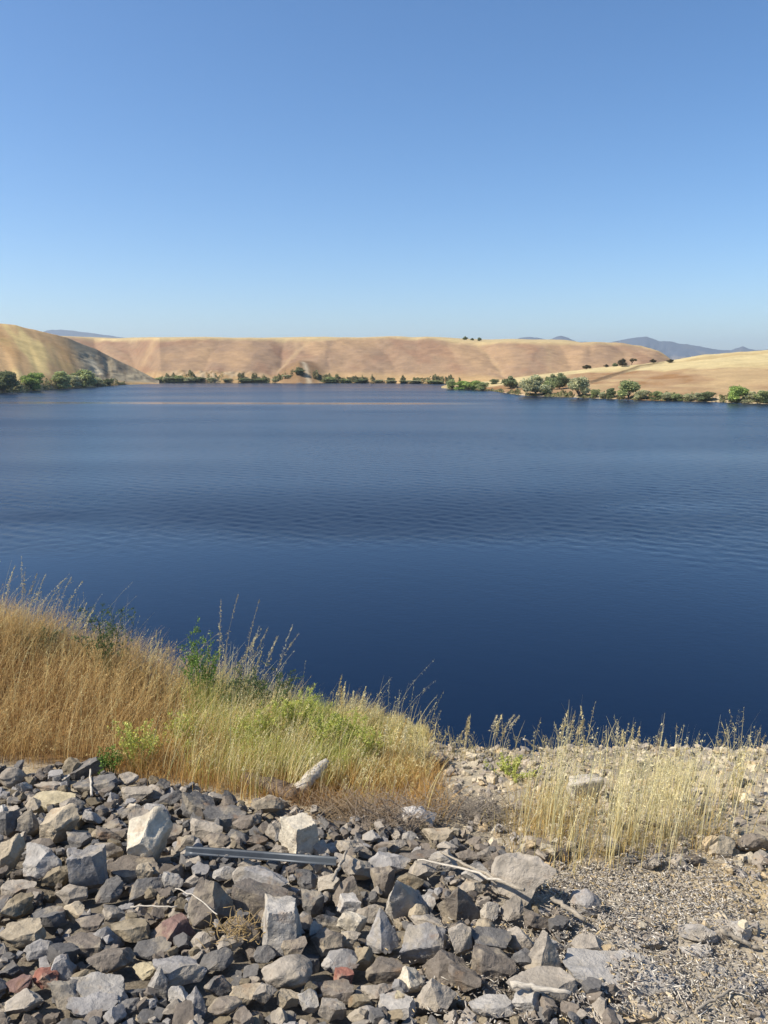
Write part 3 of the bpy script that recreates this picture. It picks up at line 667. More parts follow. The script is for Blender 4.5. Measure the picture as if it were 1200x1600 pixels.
# photo x, y of the centre, width, height, colour, shape, (roll)
HERO = '''150,1236,74,34,d,f;18,1226,42,36,g,r;38,1243,22,28,p,a;74,1239,44,22,g,f;78,1261,78,34,y,f;90,1303,58,62,t,b;12,1306,36,50,d,a;44,1304,38,50,d,a;
17,1353,40,56,t,b;58,1366,70,56,p,a;92,1381,48,42,o,a;138,1379,56,70,b,b,-12;168,1408,46,44,d,a;205,1368,96,40,n,f,6;25,1401,58,30,g,f;25,1438,60,54,o,a;76,1449,54,34,d,f;110,1410,52,34,g,a;
115,1438,42,32,t,a;33,1477,72,42,t,f;55,1506,50,40,b,a;96,1534,38,44,b,p;130,1498,66,32,n,f,8;166,1483,58,44,b,p;202,1469,68,40,o,f;238,1498,60,30,d,f;272,1459,82,58,k,p;
170,1520,72,48,n,a;330,1436,78,82,n,a;405,1427,94,52,n,b;152,1569,104,44,p,f;223,1537,38,32,y,a;282,1536,80,64,b,a;250,1556,40,54,p,p;338,1523,52,34,d,a;340,1556,44,44,d,a;
385,1574,56,30,t,f;352,1592,56,34,n,r;278,1576,36,38,p,a;305,1584,40,46,b,p;35,1587,62,44,g,a;140,1594,80,30,b,f;198,1593,38,26,d,a;103,1576,64,44,d,a;
352,1383,40,24,p,a;405,1398,92,40,b,a;228,1403,56,40,d,a;268,1395,34,34,p,a;214,1248,52,30,g,a;198,1230,34,24,g,a;200,1279,40,30,d,a;212,1270,36,24,c,a;245,1279,48,28,p,a;
178,1299,44,30,d,a;170,1323,44,24,n,a;168,1343,48,30,g,a;155,1311,28,20,t,r;308,1268,66,44,d,f,22;354,1253,30,36,d,p;350,1288,70,38,d,f,10;258,1309,54,28,n,f;322,1313,54,26,g,a;296,1334,54,26,g,p;
340,1334,42,32,n,a;373,1326,44,28,d,a;418,1268,54,36,t,a;462,1298,60,26,t,f;433,1311,40,28,g,a;685,1321,50,34,t,a;552,1373,64,48,g,a;607,1364,70,38,b,a;543,1341,44,32,g,a;580,1326,34,24,p,a;
655,1351,64,28,n,f;662,1378,48,38,g,a;692,1363,42,32,p,b;745,1381,48,46,p,a;918,1419,50,46,b,r;515,1394,42,40,p,a;545,1406,54,50,n,p;545,1427,40,34,p,b;597,1393,42,50,n,a;637,1396,46,40,o,a;
578,1437,44,30,g,a;718,1433,70,72,n,p;668,1423,30,34,p,a;766,1441,34,34,p,a;758,1463,34,32,t,r;511,1454,44,34,d,b;549,1457,42,36,c,b;593,1476,56,68,b,p;668,1465,60,34,g,a;
662,1496,74,58,b,b;510,1490,56,44,n,a;545,1482,40,36,g,a;765,1494,68,44,d,b;718,1497,46,54,g,a;768,1526,68,56,n,a;695,1528,80,60,n,p;565,1514,44,46,o,a;600,1529,60,50,n,a;537,1516,60,46,b,a;
516,1521,28,26,p,r;448,1541,80,62,g,r;415,1511,36,32,d,a;528,1567,54,30,n,f;590,1563,54,36,g,a;625,1554,32,34,b,a;642,1549,44,42,c,a;678,1573,76,68,g,p;483,1581,40,40,p,a;415,1577,36,38,g,a;
450,1578,40,28,t,f;520,1593,46,32,g,f;562,1582,40,34,o,a;618,1590,66,36,p,f;628,1577,22,28,y,b;727,1548,56,40,n,a;770,1592,76,34,p,f;866,1488,30,30,p,a;920,1493,58,48,g,a;1010,1467,92,32,g,f;
1013,1448,46,26,n,a;1093,1464,58,32,b,a;1122,1457,60,34,g,f;1160,1460,32,28,p,b;977,1481,50,20,p,f;1091,1483,50,24,p,f;952,1559,74,40,n,p;1174,1541,64,40,b,f;1165,1569,58,28,o,f;1115,1520,44,24,p,f;
850,1562,116,46,g,f;1007,1581,56,34,t,f;1180,1322,44,40,n,a;1190,1344,30,26,g,a;1024,1353,42,24,g,a;1062,1356,30,18,p,f;850,1339,84,28,n,f;688,1191,34,30,n,a;808,1316,22,20,p,r;779,1298,22,20,p,a;
640,1322,24,20,p,a;738,1404,40,40,g,a;800,1440,40,36,g,a;840,1450,44,38,n,a;880,1450,44,30,n,a;815,1485,48,40,g,a;820,1520,42,40,d,a;460,1500,44,40,n,a;480,1395,40,34,d,a;485,1425,44,44,d,a;
380,1480,50,38,n,a;315,1490,46,36,g,a;360,1500,46,32,g,a;420,1450,40,30,n,a;300,1395,40,30,g,a;180,1440,44,34,g,a;140,1460,44,30,n,a;15,1530,44,34,d,a;25,1556,46,32,k,a;130,1540,40,30,o,a;
470,1365,40,26,g,a;500,1340,36,28,g,a;515,1305,34,26,d,a;490,1300,34,26,g,a;385,1300,44,26,n,a;400,1330,40,26,n,a;440,1345,34,22,g,a;300,1240,36,26,g,a;270,1255,44,28,d,a;330,1250,34,24,n,a;
240,1245,34,26,g,a;110,1270,40,34,g,a;120,1330,44,36,d,a;140,1290,34,32,b,a;60,1336,44,26,n,a;565,1345,34,24,g,a;600,1340,34,22,n,a;620,1335,30,22,g,a;730,1350,36,24,n,a;760,1345,32,22,g,a;
700,1340,34,22,g,a;1085,1345,36,22,n,f;1130,1350,34,20,t,f;1150,1365,34,18,n,f;985,1345,30,18,g,a;945,1330,34,20,g,a;890,1330,36,20,n,a;720,1310,24,18,g,a;740,1325,26,18,n,a'''
SPECIAL = [  # x, y, w, h, colour, shape, roll, name phrase
    (124, 1211, 84, 30, 'd', 'f', -24, 'long dark grey slab leaning up against the brown grass'),
    (230, 1337, 72, 82, 'c', 'b', 4, 'tall pale cream block standing just off the flared end of the steel post'),
    (470, 1332, 62, 56, 'c', 'b', 0, 'cream faced block with a dark shaded side behind the steel post'),
    (648, 1291, 62, 44, 'w', 'p', 0, 'whitish peaked rock by the golden grass and dead brush'),
    (70, 1547, 42, 30, 'r', 'a', 0, 'orange red stone between dark grey rocks'),
    (537, 1546, 30, 26, 'r', 'b', 0, 'small salmon red stone under a bluish rock'),
    (438, 1479, 76, 74, 'p', 'b', 0, 'big pale block with a brown broken front above a deep shadow'),
    (628, 1421, 66, 74, 'p', 'p', -10, 'tall pale grey wedge with its point up beside the driftwood branch'),
    (815, 1399, 94, 80, 'g', 'a', 8, 'biggest pale topped boulder at the edge of the wood chips'),
    (850, 1516, 72, 70, 'g', 'p', 0, 'grey pyramid shaped rock with a sharp peak and pale veins'),
    (975, 1541, 180, 56, 'p', 'f', 4, 'huge flat pale grey slab half buried in wood chips'),
    (1128, 1326, 50, 36, 't', 'a', 0, 'tan boulder at the end of the straw grass')]
R = np.random.default_rng(5)
HG = .025; HX0, HY0 = -9.0, 2.2; HNX, HNY = int(18 / HG), int(8.5 / HG)
gxx, gyy = np.meshgrid(HX0 + (np.arange(HNX) + .5) * HG, HY0 + (np.arange(HNY) + .5) * HG); HMAP = gz(gxx, gyy); GMAP = HMAP.copy(); BIG = np.zeros(HMAP.shape, bool)
def in_rockfield(px, py):                    # outline of the rock field as it lies on the bank
    up = np.interp(px, [-400, 0, 150, 330, 450, 560, 650, 760, 860, 900], [1200, 1205, 1215, 1250, 1265, 1290, 1300, 1330, 1370, 1400])
    rt = np.interp(py, [1200, 1330, 1400, 1450, 1500, 1600, 1800], [560, 800, 850, 880, 900, 960, 1000])
    return (py > up) & (px < rt)
ROCKS = []
def cells(w):
    ix = np.clip(((w[:, 0] - HX0) / HG).astype(int), 0, HNX - 1); iy = np.clip(((w[:, 1] - HY0) / HG).astype(int), 0, HNY - 1); return iy, ix
def euler_m(e): return np.array(Euler(e).to_matrix())
def add_rock(kind, x, y, sc, rot, col, z=None, q=70, sink=.1, name='rock'):
    me, v, f = POOL[kind][R.integers(len(POOL[kind]))]
    w = (v * sc) @ euler_m(rot).T; iy, ix = cells(w + (x, y, 0))
    zz = np.percentile(HMAP[iy, ix] - w[:, 2] * 1.0, q) if z is None else z
    if z is None:
        bot = w[:, 2] < np.percentile(w[:, 2], 45); zz = np.percentile(HMAP[iy[bot], ix[bot]] - w[bot, 2], q) - sink * (w[:, 2].max() - w[:, 2].min())
    np.maximum.at(HMAP, (iy, ix), w[:, 2] + zz); BIG[iy, ix] |= (w[:, 2] + zz) > GMAP[iy, ix] + .02
    o = bpy.data.objects.new(name, me); COL.objects.link(o); o.location = (x, y, zz); o.rotation_euler = rot; o.scale = sc
    o.color = (*np.clip(col, 0, 1), 1)
    return o

def hero(px, py, w, h, c, s, roll, phrase=None):
    gx, gy, g, d = ground(px, py + .30 * h)
    ww = w / F * d * (1.0 if not phrase and px < 900 else 1.02); hw = h / F * d * (1.10 if not phrase and px < 900 else 1.28 if px < 900 else 1.15)
    ysz = ww * {'f': .75, 'p': .85, 'a': .85, 'r': .9, 'b': .8}[s]
    zsz = max((hw - ysz * .45) / .80, (.26 if s == 'f' else .5) * ww); ysz = min(ysz, max((hw - .8 * zsz) / .5, .6 * ww))
    roll = math.radians(roll); buried = px > 880 and s == 'f'
    yaw = R.uniform(-.35, .35) + (math.pi if R.random() < .5 else 0)
    col = RC[c][1] * R.uniform(.85, 1.12) * .80
    gy2 = gy + ysz * .25
    rot = (R.uniform(-.1, .25) if s == 'f' else R.uniform(-.25, .4), roll + R.uniform(-.1, .1) * (1 if s == 'f' or phrase else 3), yaw if not roll else R.uniform(-.15, .15))
    zc = float(gz(gx, gy2)) + (zsz * .02 if buried else zsz * .40 + (.05 if in_rockfield(px, py) else 0))
    o = add_rock(KW[s][1], gx, gy2, (ww, ysz, zsz), rot, col, zc)
    ROCKS.append(dict(o=o, px=px, py=py, w=w, c=RC[c][0], s=KW[s][0], phrase=phrase))

for (x, y, w, h, c, s, rl, ph) in SPECIAL: hero(x, y, w, h, c, s, rl, ph)
for e in HERO.replace('\n', '').split(';'):
    p = e.split(','); hero(float(p[0]), float(p[1]), float(p[2]), float(p[3]), p[4], p[5], float(p[6]) if len(p) > 6 else 0.0)

need = 296 - len(ROCKS); tries = 0
while need > 0 and tries < 20000:
    tries += 1
    px, py = R.uniform(5, 960), (R.uniform(1585, 1612) if R.random() < .25 else R.uniform(1215, 1595))
    if not in_rockfield(px, py): continue
    x, y, z, d = ground(px, py); iy, ix = cells(np.array([[x, y]]))
    if BIG[max(iy[0] - 2, 0):iy[0] + 3, max(ix[0] - 2, 0):ix[0] + 3].mean() > .3: continue
    wpx = R.uniform(22, 38) * (1.25 if py > 1585 else 1); ww = wpx / F * d; c = R.choice(list('ggbdnnpot')); s = R.choice(list('aaabfp'))
    o = add_rock(KW[s][1], x, y, (ww, ww * R.uniform(.7, 1), ww * R.uniform(.5, .8)), (R.uniform(-.4, .4), R.uniform(-.4, .4), R.uniform(0, 6.28)), RC[c][1] * R.uniform(.85, 1.1) * .80, q=60)
    ROCKS.append(dict(o=o, px=px, py=py, w=wpx, c=RC[c][0], s=KW[s][0], phrase=None)); need -= 1

# labels that single each rock out
MARKS = [(405, 1362, 'the steel post'), (230, 1337, 'the tall cream block'), (124, 1211, 'the leaning dark slab'), (537, 1546, 'the salmon red stone'), (70, 1547, 'the orange red stone'),
         (272, 1459, 'the reddish brown peak'), (470, 1332, 'the cream faced block'), (648, 1291, 'the whitish peaked rock'), (850, 1516, 'the grey pyramid rock'), (815, 1399, 'the biggest boulder'),
         (975, 1541, 'the huge buried slab'), (628, 1421, 'the tall pale wedge'), (485, 1230, 'the weathered log'), (912, 1246, 'the white wood chunk'), (752, 1410, 'the driftwood branch'), (1128, 1326, 'the tan boulder'), (438, 1479, 'the big pale block')]
def direction(dx, dy):
    a = math.degrees(math.atan2(dy, dx)) % 360
    return ['right of', 'below and right of', 'below', 'below and left of', 'left of', 'above and left of', 'above', 'above and right of'][int((a + 22.5) // 45) % 8]
by = {}
for r in ROCKS:
    r['o']['category'] = 'rock'; r['o']['group'] = 'rocks of the riprap bank'
    if r['phrase']: r['o']['label'] = r['phrase']; continue
    m = min(MARKS, key=lambda m: math.hypot(m[0] - r['px'], m[1] - r['py']) + (60 if abs(m[0] - r['px']) + abs(m[1] - r['py']) < 12 else 0))
    r['d'] = math.hypot(m[0] - r['px'], m[1] - r['py'])
    if r['d'] < 12 and m[2] == 'the reddish brown peak': r['o']['label'] = 'large reddish brown peaked rock among grey ones'; continue
    sz = 'large' if r['w'] >= 58 else 'medium' if r['w'] >= 40 else 'small'
    r['key'] = f"{sz} {r['c']} {r['s']} rock|{direction(r['px'] - m[0], r['py'] - m[1])} {m[2]}"; by.setdefault(r['key'], []).append(r)
ORD = ['', 'second', 'third', 'fourth', 'fifth', 'sixth', 'seventh', 'eighth', 'ninth', 'tenth']
for k, l in by.items():
    a, b = k.split('|'); l.sort(key=lambda r: r['d'])
    for j, r in enumerate(l):
        r['o']['label'] = f'{a} {b}' if len(l) == 1 else (f'{a} {b}, closest' if j == 0 else f'{a} {b}, {ORD[j]} closest')

# loose small stones (too many to count)
def stones(name, pts, sizes, cols, sub, seed, embed=.25, heap=True):
    r = np.random.default_rng(seed); protos = [rock_verts(k, 5000 + 7 * j + seed, sub) for j, k in enumerate(['angular'] * 4 + ['block'] * 6 + ['flat'] * 4 + ['pointed'] * 5)]
    V = []; Fc = []; C = []; o = 0
    for (x, y), s, c in zip(pts, sizes, cols):
        v, f = protos[r.integers(len(protos))]
        w = (v * (s * np.array([1, r.uniform(.6, 1), r.uniform(.4, .8)]))) @ euler_m((r.uniform(-.5, .5), r.uniform(-.5, .5), r.uniform(0, 6.28))).T
        iy, ix = cells(w + (x, y, 0))
        if heap and (BIG[iy, ix].mean() > .32 or np.median(HMAP[iy, ix] - GMAP[iy, ix]) > .11): continue
        base = np.percentile(HMAP[iy, ix], 60) if heap else float(gz(x, y))
        zz = base + s * (.30 - embed); w = w + (x, y, zz)
        if heap: np.maximum.at(HMAP, (iy, ix), w[:, 2])
        V.append(w); Fc.append(f + o); o += len(w); C.append(np.tile(c, (len(w), 1)))
    o = mesh_np(name, np.concatenate(V), np.concatenate(Fc), M_STONES, np.concatenate(C), True); o.data.set_sharp_from_angle(angle=math.radians(20))
    return tag(o, kind='stuff')

def scatter(n, cond, x0, x1, y0, y1, seed):
    r = np.random.default_rng(seed); out = []
    while len(out) < n:
        x = r.uniform(x0, x1, 4000); y = r.uniform(y0, y1, 4000); a, b = proj(x, y, g0(x, y)); k = cond(a, b, x, y, r)
        out += list(zip(x[k], y[k]))
    return np.array(out[:n])
pal = np.array([RC[c][1] * .74 for c in 'ggbdnndno'])  # rubble colours darkened to put shade into the gaps between rocks
p1 = scatter(12000, lambda a, b, x, y, r: in_rockfield(a, b), -7, 2.6, 2.6, 8.2, 1)
r_ = np.random.default_rng(3)
off = proj(p1[:, 0], p1[:, 1], g0(p1[:, 0], p1[:, 1])); outv = (off[0] < -15) | (off[1] > 1625)
outv &= (off[0] < -60) | (off[1] > 1720)
sz = np.where(outv, r_.uniform(.12, .28, len(p1)), r_.uniform(.045, .115, len(p1)) * np.where(r_.random(len(p1)) < .2, 1.35, 1))
tag(stones('stone_rubble', p1, sz, pal[r_.integers(0, len(pal), len(p1))] * r_.uniform(.8, 1.15, (len(p1), 1)), 3, 70), 'loose rubble of small grey stones between the rocks')
pal2 = np.array([lin(188, 176, 152), lin(176, 164, 146), lin(160, 152, 142), lin(210, 196, 168), lin(190, 170, 136), lin(160, 148, 132)]) * .8
def beachc(a, b, x, y, r):
    den = np.where(b < 1345, 1.0, .35) * np.where((b > 1365) & (a < 1120) & (a > 850) & (b < 1450), .1, 1)
    return (~in_rockfield(a, b)) & (x > np.interp(y, [3, 6.4, 7.3, 9], [.5, .2, .1, -.4])) & (r.random(len(a)) < den)
p2 = scatter(4800, beachc, -.5, 7.5, 3.2, 8.9, 2)
r_ = np.random.default_rng(4); sz = r_.uniform(.03, .085, len(p2)) * np.where(r_.random(len(p2)) < .18, r_.uniform(1.2, 2.0, len(p2)), 1)
tag(stones('beach_stones', p2, sz, pal2[r_.integers(0, 6, len(p2))] * r_.uniform(.85, 1.12, (len(p2), 1)), 3, 90, .27), 'pale tan stones strewn over the flat shore')

# ------------------------------------------------------------------ wood chips
def chips(name, pts, L, Wd, cols, seed, z_add=.012):
    r = np.random.default_rng(seed); n = len(pts); iy, ix = cells(np.c_[pts, np.zeros(n)]); z = np.minimum(HMAP[iy, ix], GMAP[iy, ix] + .06) + z_add + r.uniform(0, .012, n)
    yaw = r.uniform(0, 6.28, n); pit = r.normal(0, .22, n); d = np.stack([np.cos(yaw) * np.cos(pit), np.sin(yaw) * np.cos(pit), np.sin(pit)], 1)
    s = np.stack([-np.sin(yaw), np.cos(yaw), r.normal(0, .35, n)], 1); s /= np.linalg.norm(s, axis=1)[:, None]; u = np.cross(d, s)
    c = np.c_[pts, z]; l = L[:, None] / 2; w = Wd[:, None] / 2; h = w * r.uniform(.3, .8, (n, 1))
    v = np.stack([c - d * l - s * w * .5, c - d * l + s * w * .5, c + d * l + s * w, c + d * l * .9 - s * w, c - d * l * .9 + u * h, c + d * l * .85 + u * h], 1).reshape(-1, 3)
    b = np.arange(n)[:, None] * 6; q = np.concatenate([b + [0, 3, 5, 4], b + [1, 4, 5, 2], b + [0, 1, 2, 3]]); t = np.concatenate([b + [0, 4, 1], b + [3, 2, 5]])
    return tag(mesh_np(name, v, [q, t], M_CHIP, np.repeat(cols, 6, 0)), kind='stuff')
def chipc(a, b, x, y, r):
    den = np.exp(-(((a - 985) / 190) ** 2 + ((b - 1405) / 52) ** 2) ** 2) + .75 * np.exp(-(((a - 1040) / 220) ** 2 + ((b - 1545) / 75) ** 2)) + .25 * np.exp(-(((a - 800) / 140) ** 2 + ((b - 1480) / 100) ** 2)) + .10 * (a > 640) * (b > 1300)
    return (r.random(len(a)) < den) & (a > 560) & (b > 1290) & ((a > 860) | (b > 1440) | (r.random(len(a)) < .25))
p3 = scatter(15000, chipc, -1, 5.5, 2.8, 6.9, 6)
r_ = np.random.default_rng(8); cp = np.array([lin(168, 160, 148), lin(140, 132, 122), lin(196, 188, 172), lin(222, 214, 198), lin(196, 174, 132), lin(120, 110, 98)]) * .9
L = r_.uniform(.014, .036, len(p3)) * np.where(r_.random(len(p3)) < .05, r_.uniform(1.5, 3.5, len(p3)), 1)
tag(chips('wood_chips', p3, L, r_.uniform(.006, .015, len(p3)), cp[r_.choice(6, len(p3), p=[.3, .22, .22, .06, .1, .1])] * r_.uniform(.8, 1.2, (len(p3), 1)), 9), 'grey drift of wood chips and bark washed up on the bank')

# ------------------------------------------------------------------ driftwood and the steel post
def hz(x, y):
    iy, ix = cells(np.array([[x, y]])); return float(HMAP[max(iy[0] - 1, 0):iy[0] + 2, max(ix[0] - 1, 0):ix[0] + 2].max())
def stick(name, pts, r0, r1, mat, label, cat, lift=.0, group=None, wob=.005, sides=8, seed=0, flatz=1.0, ends=None):
    r = np.random.default_rng(seed); P3 = []
    for (px, py) in pts:
        x, y, z, d = ground(px, py); P3.append([x, y, z])
    P3 = np.array(P3); k = np.linspace(0, len(P3) - 1, 12); Q = np.stack([np.interp(k, np.arange(len(P3)), P3[:, a]) for a in range(3)], 1)
    hgt = np.array([hz(x, y) for x, y, z in Q]); zl = np.polyfit(k, hgt, 1); zt = np.polyval(zl, k); zt = zt + np.percentile(hgt - zt, 70)
    Q[:, 2] = zt + r0 * .6 + lift
    if ends is not None: Q[:, 2] += np.linspace(ends[0], ends[1], 12)
    Q += r.normal(size=Q.shape) * wob
    rad = np.linspace(r0, r1, 12) * r.uniform(.85, 1.15, 12); c = Q.mean(0)
    v, f = tube(Q - c, rad, sides); v, f = merge([(v, f)])
    o = mesh_np(name, v, f, mat, None, True); o.location = c
    if label: tag(o, label, cat, group)
    return o, Q, c
dw = 'sticks of driftwood on the rocks'
stick('driftwood_branch', [(688, 1369), (740, 1405), (815, 1445)], .007, .014, M_WOOD, 'long pale forked driftwood branch lying across the rocks below the boulder', 'driftwood', .03, dw, seed=1)
stick('driftwood_stick', [(652, 1388), (715, 1405), (790, 1432)], .006, .010, M_WOODW, 'pale thin driftwood stick lying alongside the long branch', 'driftwood', .05, dw, seed=2)
stick('driftwood_stick', [(858, 1444), (912, 1467)], .017, .014, M_WOOD, 'short grey driftwood stick on the chips below the bluish round rock', 'driftwood', .03, dw, seed=3)
stick('driftwood_stick', [(1124, 1475), (1184, 1487)], .016, .013, M_WOOD, 'short whitish driftwood stick on the chips beside flat stones', 'driftwood', .02, dw, seed=4)
stick('driftwood_log', [(798, 1586), (842, 1590), (890, 1598)], .020, .011, M_WOODW, 'bleached split piece of driftwood at the lower edge of the bank', 'driftwood', .02, dw, .006, 9, 5)
stick('driftwood_stick', [(144, 1262), (143, 1228)], .012, .009, M_WOODW, 'short pale stick standing upright against the dark flat topped rock', 'driftwood', .0, dw, .003, 8, 6, ends=(0, .0))
stick('driftwood_stick', [(520, 1420), (543, 1382)], .013, .01, M_WOOD, 'thin pale stick leaning on a brown rock below the steel post end', 'driftwood', .05, dw, .006, 8, 7)
stick('reed_stem', [(208, 1455), (278, 1463)], .005, .004, M_WOODW, 'thin straight dry reed beside the reddish brown peaked rock', 'dry stem', .04, None, .003, 6, 8)
stick('reed_stem', [(277, 1441), (312, 1465), (343, 1496)], .004, .004, M_WOODW, 'thin bent dry reed curving below the reddish brown peaked rock', 'dry stem', .06, None, .004, 6, 9)
stick('driftwood_stick', [(817, 1192), (850, 1188)], .010, .007, M_WOODW, 'pale stick poking out over the water from the grass edge', 'driftwood', .05, dw, .005, 7, 10, ends=(.16, .02))
stick('driftwood_stick', [(884, 1199), (920, 1203)], .010, .008, M_WOOD, 'pale stick lying low in the grass edge above the water', 'driftwood', .06, dw, .005, 7, 11, ends=(.08, .0))
stick('dead_branch', [(952, 1293), (1000, 1303), (1052, 1307)], .022, .012, M_WOODD, 'dark dead branch on the stones inside the straw grass', 'branch', .02, None, .012, 7, 12)
stick('driftwood_stick', [(1040, 1385), (1080, 1392)], .009, .007, M_WOOD, 'little grey stick in the middle of the wood chip drift', 'driftwood', .015, dw, .004, 6, 13)
stick('driftwood_stick', [(1085, 1590), (1150, 1560)], .010, .007, M_WOOD, 'thin grey stick among the chips at the lower corner', 'driftwood', .02, dw, .005, 6, 14)
# weathered log: a dark length with a bleached broken end
lg, Q, c = stick('weathered_log', [(386, 1226), (425, 1240), (466, 1249)], .075, .085, M_WOODD, 'weathered log with a bleached broken end in the golden grass', 'log', .01, None, .015, 10, 15)
x0, y0, z0, _ = ground(463, 1250); x1, y1, z1, _ = ground(512, 1240)
e0 = np.array([x0, y0, hz(x0, y0) + .05]); e1 = np.array([x1, y1 + .02, hz(x1, y1) + .30])
k = np.linspace(0, 1, 9)[:, None]; rr = np.random.default_rng(16)
v, f = merge([tube(e0 + (e1 - e0) * k + rr.normal(size=(9, 3)) * .008 - c, np.array([.07, .075, .07, .066, .062, .06, .05, .045, .022]), 9)])
mesh_np('bleached_end', v, f, M_WOODW, None, True, lg)
# white wood chunk
wc = ground(912, 1250); v, f = rock_verts('flat', 77, 4); ww = 62 / F * wc[3]
rr = v * (ww, ww * .5, ww * .52); rr[:, 2] += .02 * vn(rr[:, 0] * 3, rr[:, 1] * 30, rr[:, 2] * 30, 4)
wo = mesh_np('wood_chunk', rr, f, M_WOODW, None, True); wo.location = (wc[0], wc[1], float(hz(wc[0], wc[1])) + ww * .14); wo.rotation_euler = (.1, -.08, .15)
tag(wo, 'white bleached chunk of wood lying in the straw grass', 'driftwood')
# steel post: a rolled hat section, cut and flared at one end
A = np.array(ground(292, 1367)[:3]); B = np.array(ground(526, 1380)[:3])
def hat(x, w, h, fl): return [(x, w * .8, -h), (x, w, 0), (x, w * .4, .003), (x, -w * .7, .003), (x, -w, .004), (x, -w - .3 * (fl - .013), .004 + fl)]
Lp = float(np.linalg.norm((B - A)[:2])); st = [0, .06, .16, .3, .6, Lp]; prof = []
for x in st:
    t = sst(.20, .0, x); prof.append(hat(x, .024 - .004 * t, .020, .020 + .026 * t))
V = []; th = .004
for p in prof: V += p
V += [(x, y, z - th) for (x, y, z) in V]; n6 = len(prof) * 6; Fq = []
for k in range(len(prof) - 1):
    for j in range(5):
        a = k * 6 + j; Fq.append((a, a + 1, a + 7, a + 6)); b = a + n6; Fq.append((b, b + 6, b + 7, b + 1))
    for j in (0, 5):
        a = k * 6 + j; Fq.append((a, a + 6, a + 6 + n6, a + n6) if j == 0 else (a, a + n6, a + 6 + n6, a + 6))
for k in (0, len(prof) - 1):
    for j in range(5): a = k * 6 + j; Fq.append((a, a + n6, a + 1 + n6, a + 1))
po = mesh_np('steel_post', np.array(V), np.array(Fq), M_STEEL)
d = B - A; zA, zB = hz(A[0], A[1]), hz(B[0], B[1])
po.location = (A[0], A[1], float(g0(A[0], A[1])) + .205); po.rotation_euler = (math.radians(80), -math.atan2(float(g0(B[0], B[1]) - g0(A[0], A[1])) - .02, Lp), math.atan2(d[1], d[0]))
tag(po, 'grey galvanised steel channel post lying flat on the rocks', 'post')

# ------------------------------------------------------------------ grasses
def blades(base, hgt, lean, ldir, width, col, K=4, curve=1.6, tipcol=None):
    n = len(base); t = np.linspace(0, 1, K + 1)
    L = np.stack([np.cos(ldir), np.sin(ldir), np.zeros(n)], 1)
    c = base[:, None, :] + np.array([0, 0, 1.])[None, None] * (hgt[:, None] * (t - .18 * lean[:, None] * t ** 2))[..., None] + L[:, None] * (hgt[:, None] * lean[:, None] * t ** curve)[..., None]
    wd = np.random.default_rng(n).uniform(0, 6.28, n); Wv = np.stack([np.cos(wd), np.sin(wd), np.zeros(n)], 1)
    w = width[:, None] * (1 - .85 * t ** 1.5)[None]
    v = np.stack([c - Wv[:, None] * w[..., None] / 2, c + Wv[:, None] * w[..., None] / 2], 2).reshape(-1, 3)
    a = (np.arange(n)[:, None] * (K + 1) + np.arange(K)[None]).reshape(-1) * 2
    q = np.stack([a, a + 1, a + 3, a + 2], 1)
    cc = np.repeat(col[:, None, :], K + 1, 1)
    if tipcol is not None: cc = cc + (tipcol[:, None] - cc) * (t ** 1.3)[None, :, None]
    return v, q, np.repeat(cc, 2, 1).reshape(-1, 3), c

def panicles(c, hgt, col, per, seed, start=.62, spread=.05, size=.0105, droop=.02):
    r = np.random.default_rng(seed); n, K1, _ = c.shape; tt = r.uniform(start, 1, (n, per)); u = tt * (K1 - 1); i0 = np.minimum(u.astype(int), K1 - 2); fr = (u - i0)[..., None]
    ar = np.arange(n)[:, None]; p = c[ar, i0] * (1 - fr) + c[ar, i0 + 1] * fr
    a = r.uniform(0, 6.28, (n, per)); rad = spread * (1.05 - (tt - start) / (1 - start)) * r.uniform(.3, 1, (n, per))
    q = p + np.stack([np.cos(a) * rad, np.sin(a) * rad, rad * .8 - droop * r.uniform(0, 1, (n, per))], -1)
    d = np.stack([np.cos(a) * .5, np.sin(a) * .5, r.uniform(-1.2, .6, (n, per))], -1); d /= np.linalg.norm(d, axis=-1)[..., None]
    s = np.cross(d, r.normal(size=d.shape)); s /= np.linalg.norm(s, axis=-1)[..., None]; sz = size * r.uniform(.6, 1.3, (n, per, 1))
    v = np.stack([q - d * sz, q - s * sz * .28, q + d * sz, q + s * sz * .28], 2).reshape(-1, 3)
    f = np.arange(n * per * 4).reshape(-1, 4)
    # fine branchlets that carry the spikelets
    b = np.stack([p, p + np.array([0, 0, .0022]), q - d * sz, q - d * sz + np.array([0, 0, .0012])], 2).reshape(-1, 3)[:, :]
    fb = (np.arange(n * per)[:, None] * 4 + np.array([0, 1, 3, 2])[None]); 
    cc = np.repeat(np.repeat(col[:, None], per, 1).reshape(-1, 3) * r.uniform(.8, 1.2, (n * per, 1)), 4, 0)
    return [(v, f, cc), (b, fb, cc)]

def join(parts):
    V = []; Q = []; C = []; o = 0
    for v, f, c in parts: V.append(v); Q.append(f + o); C.append(c); o += len(v)
    return np.concatenate(V), np.concatenate(Q), np.concatenate(C)

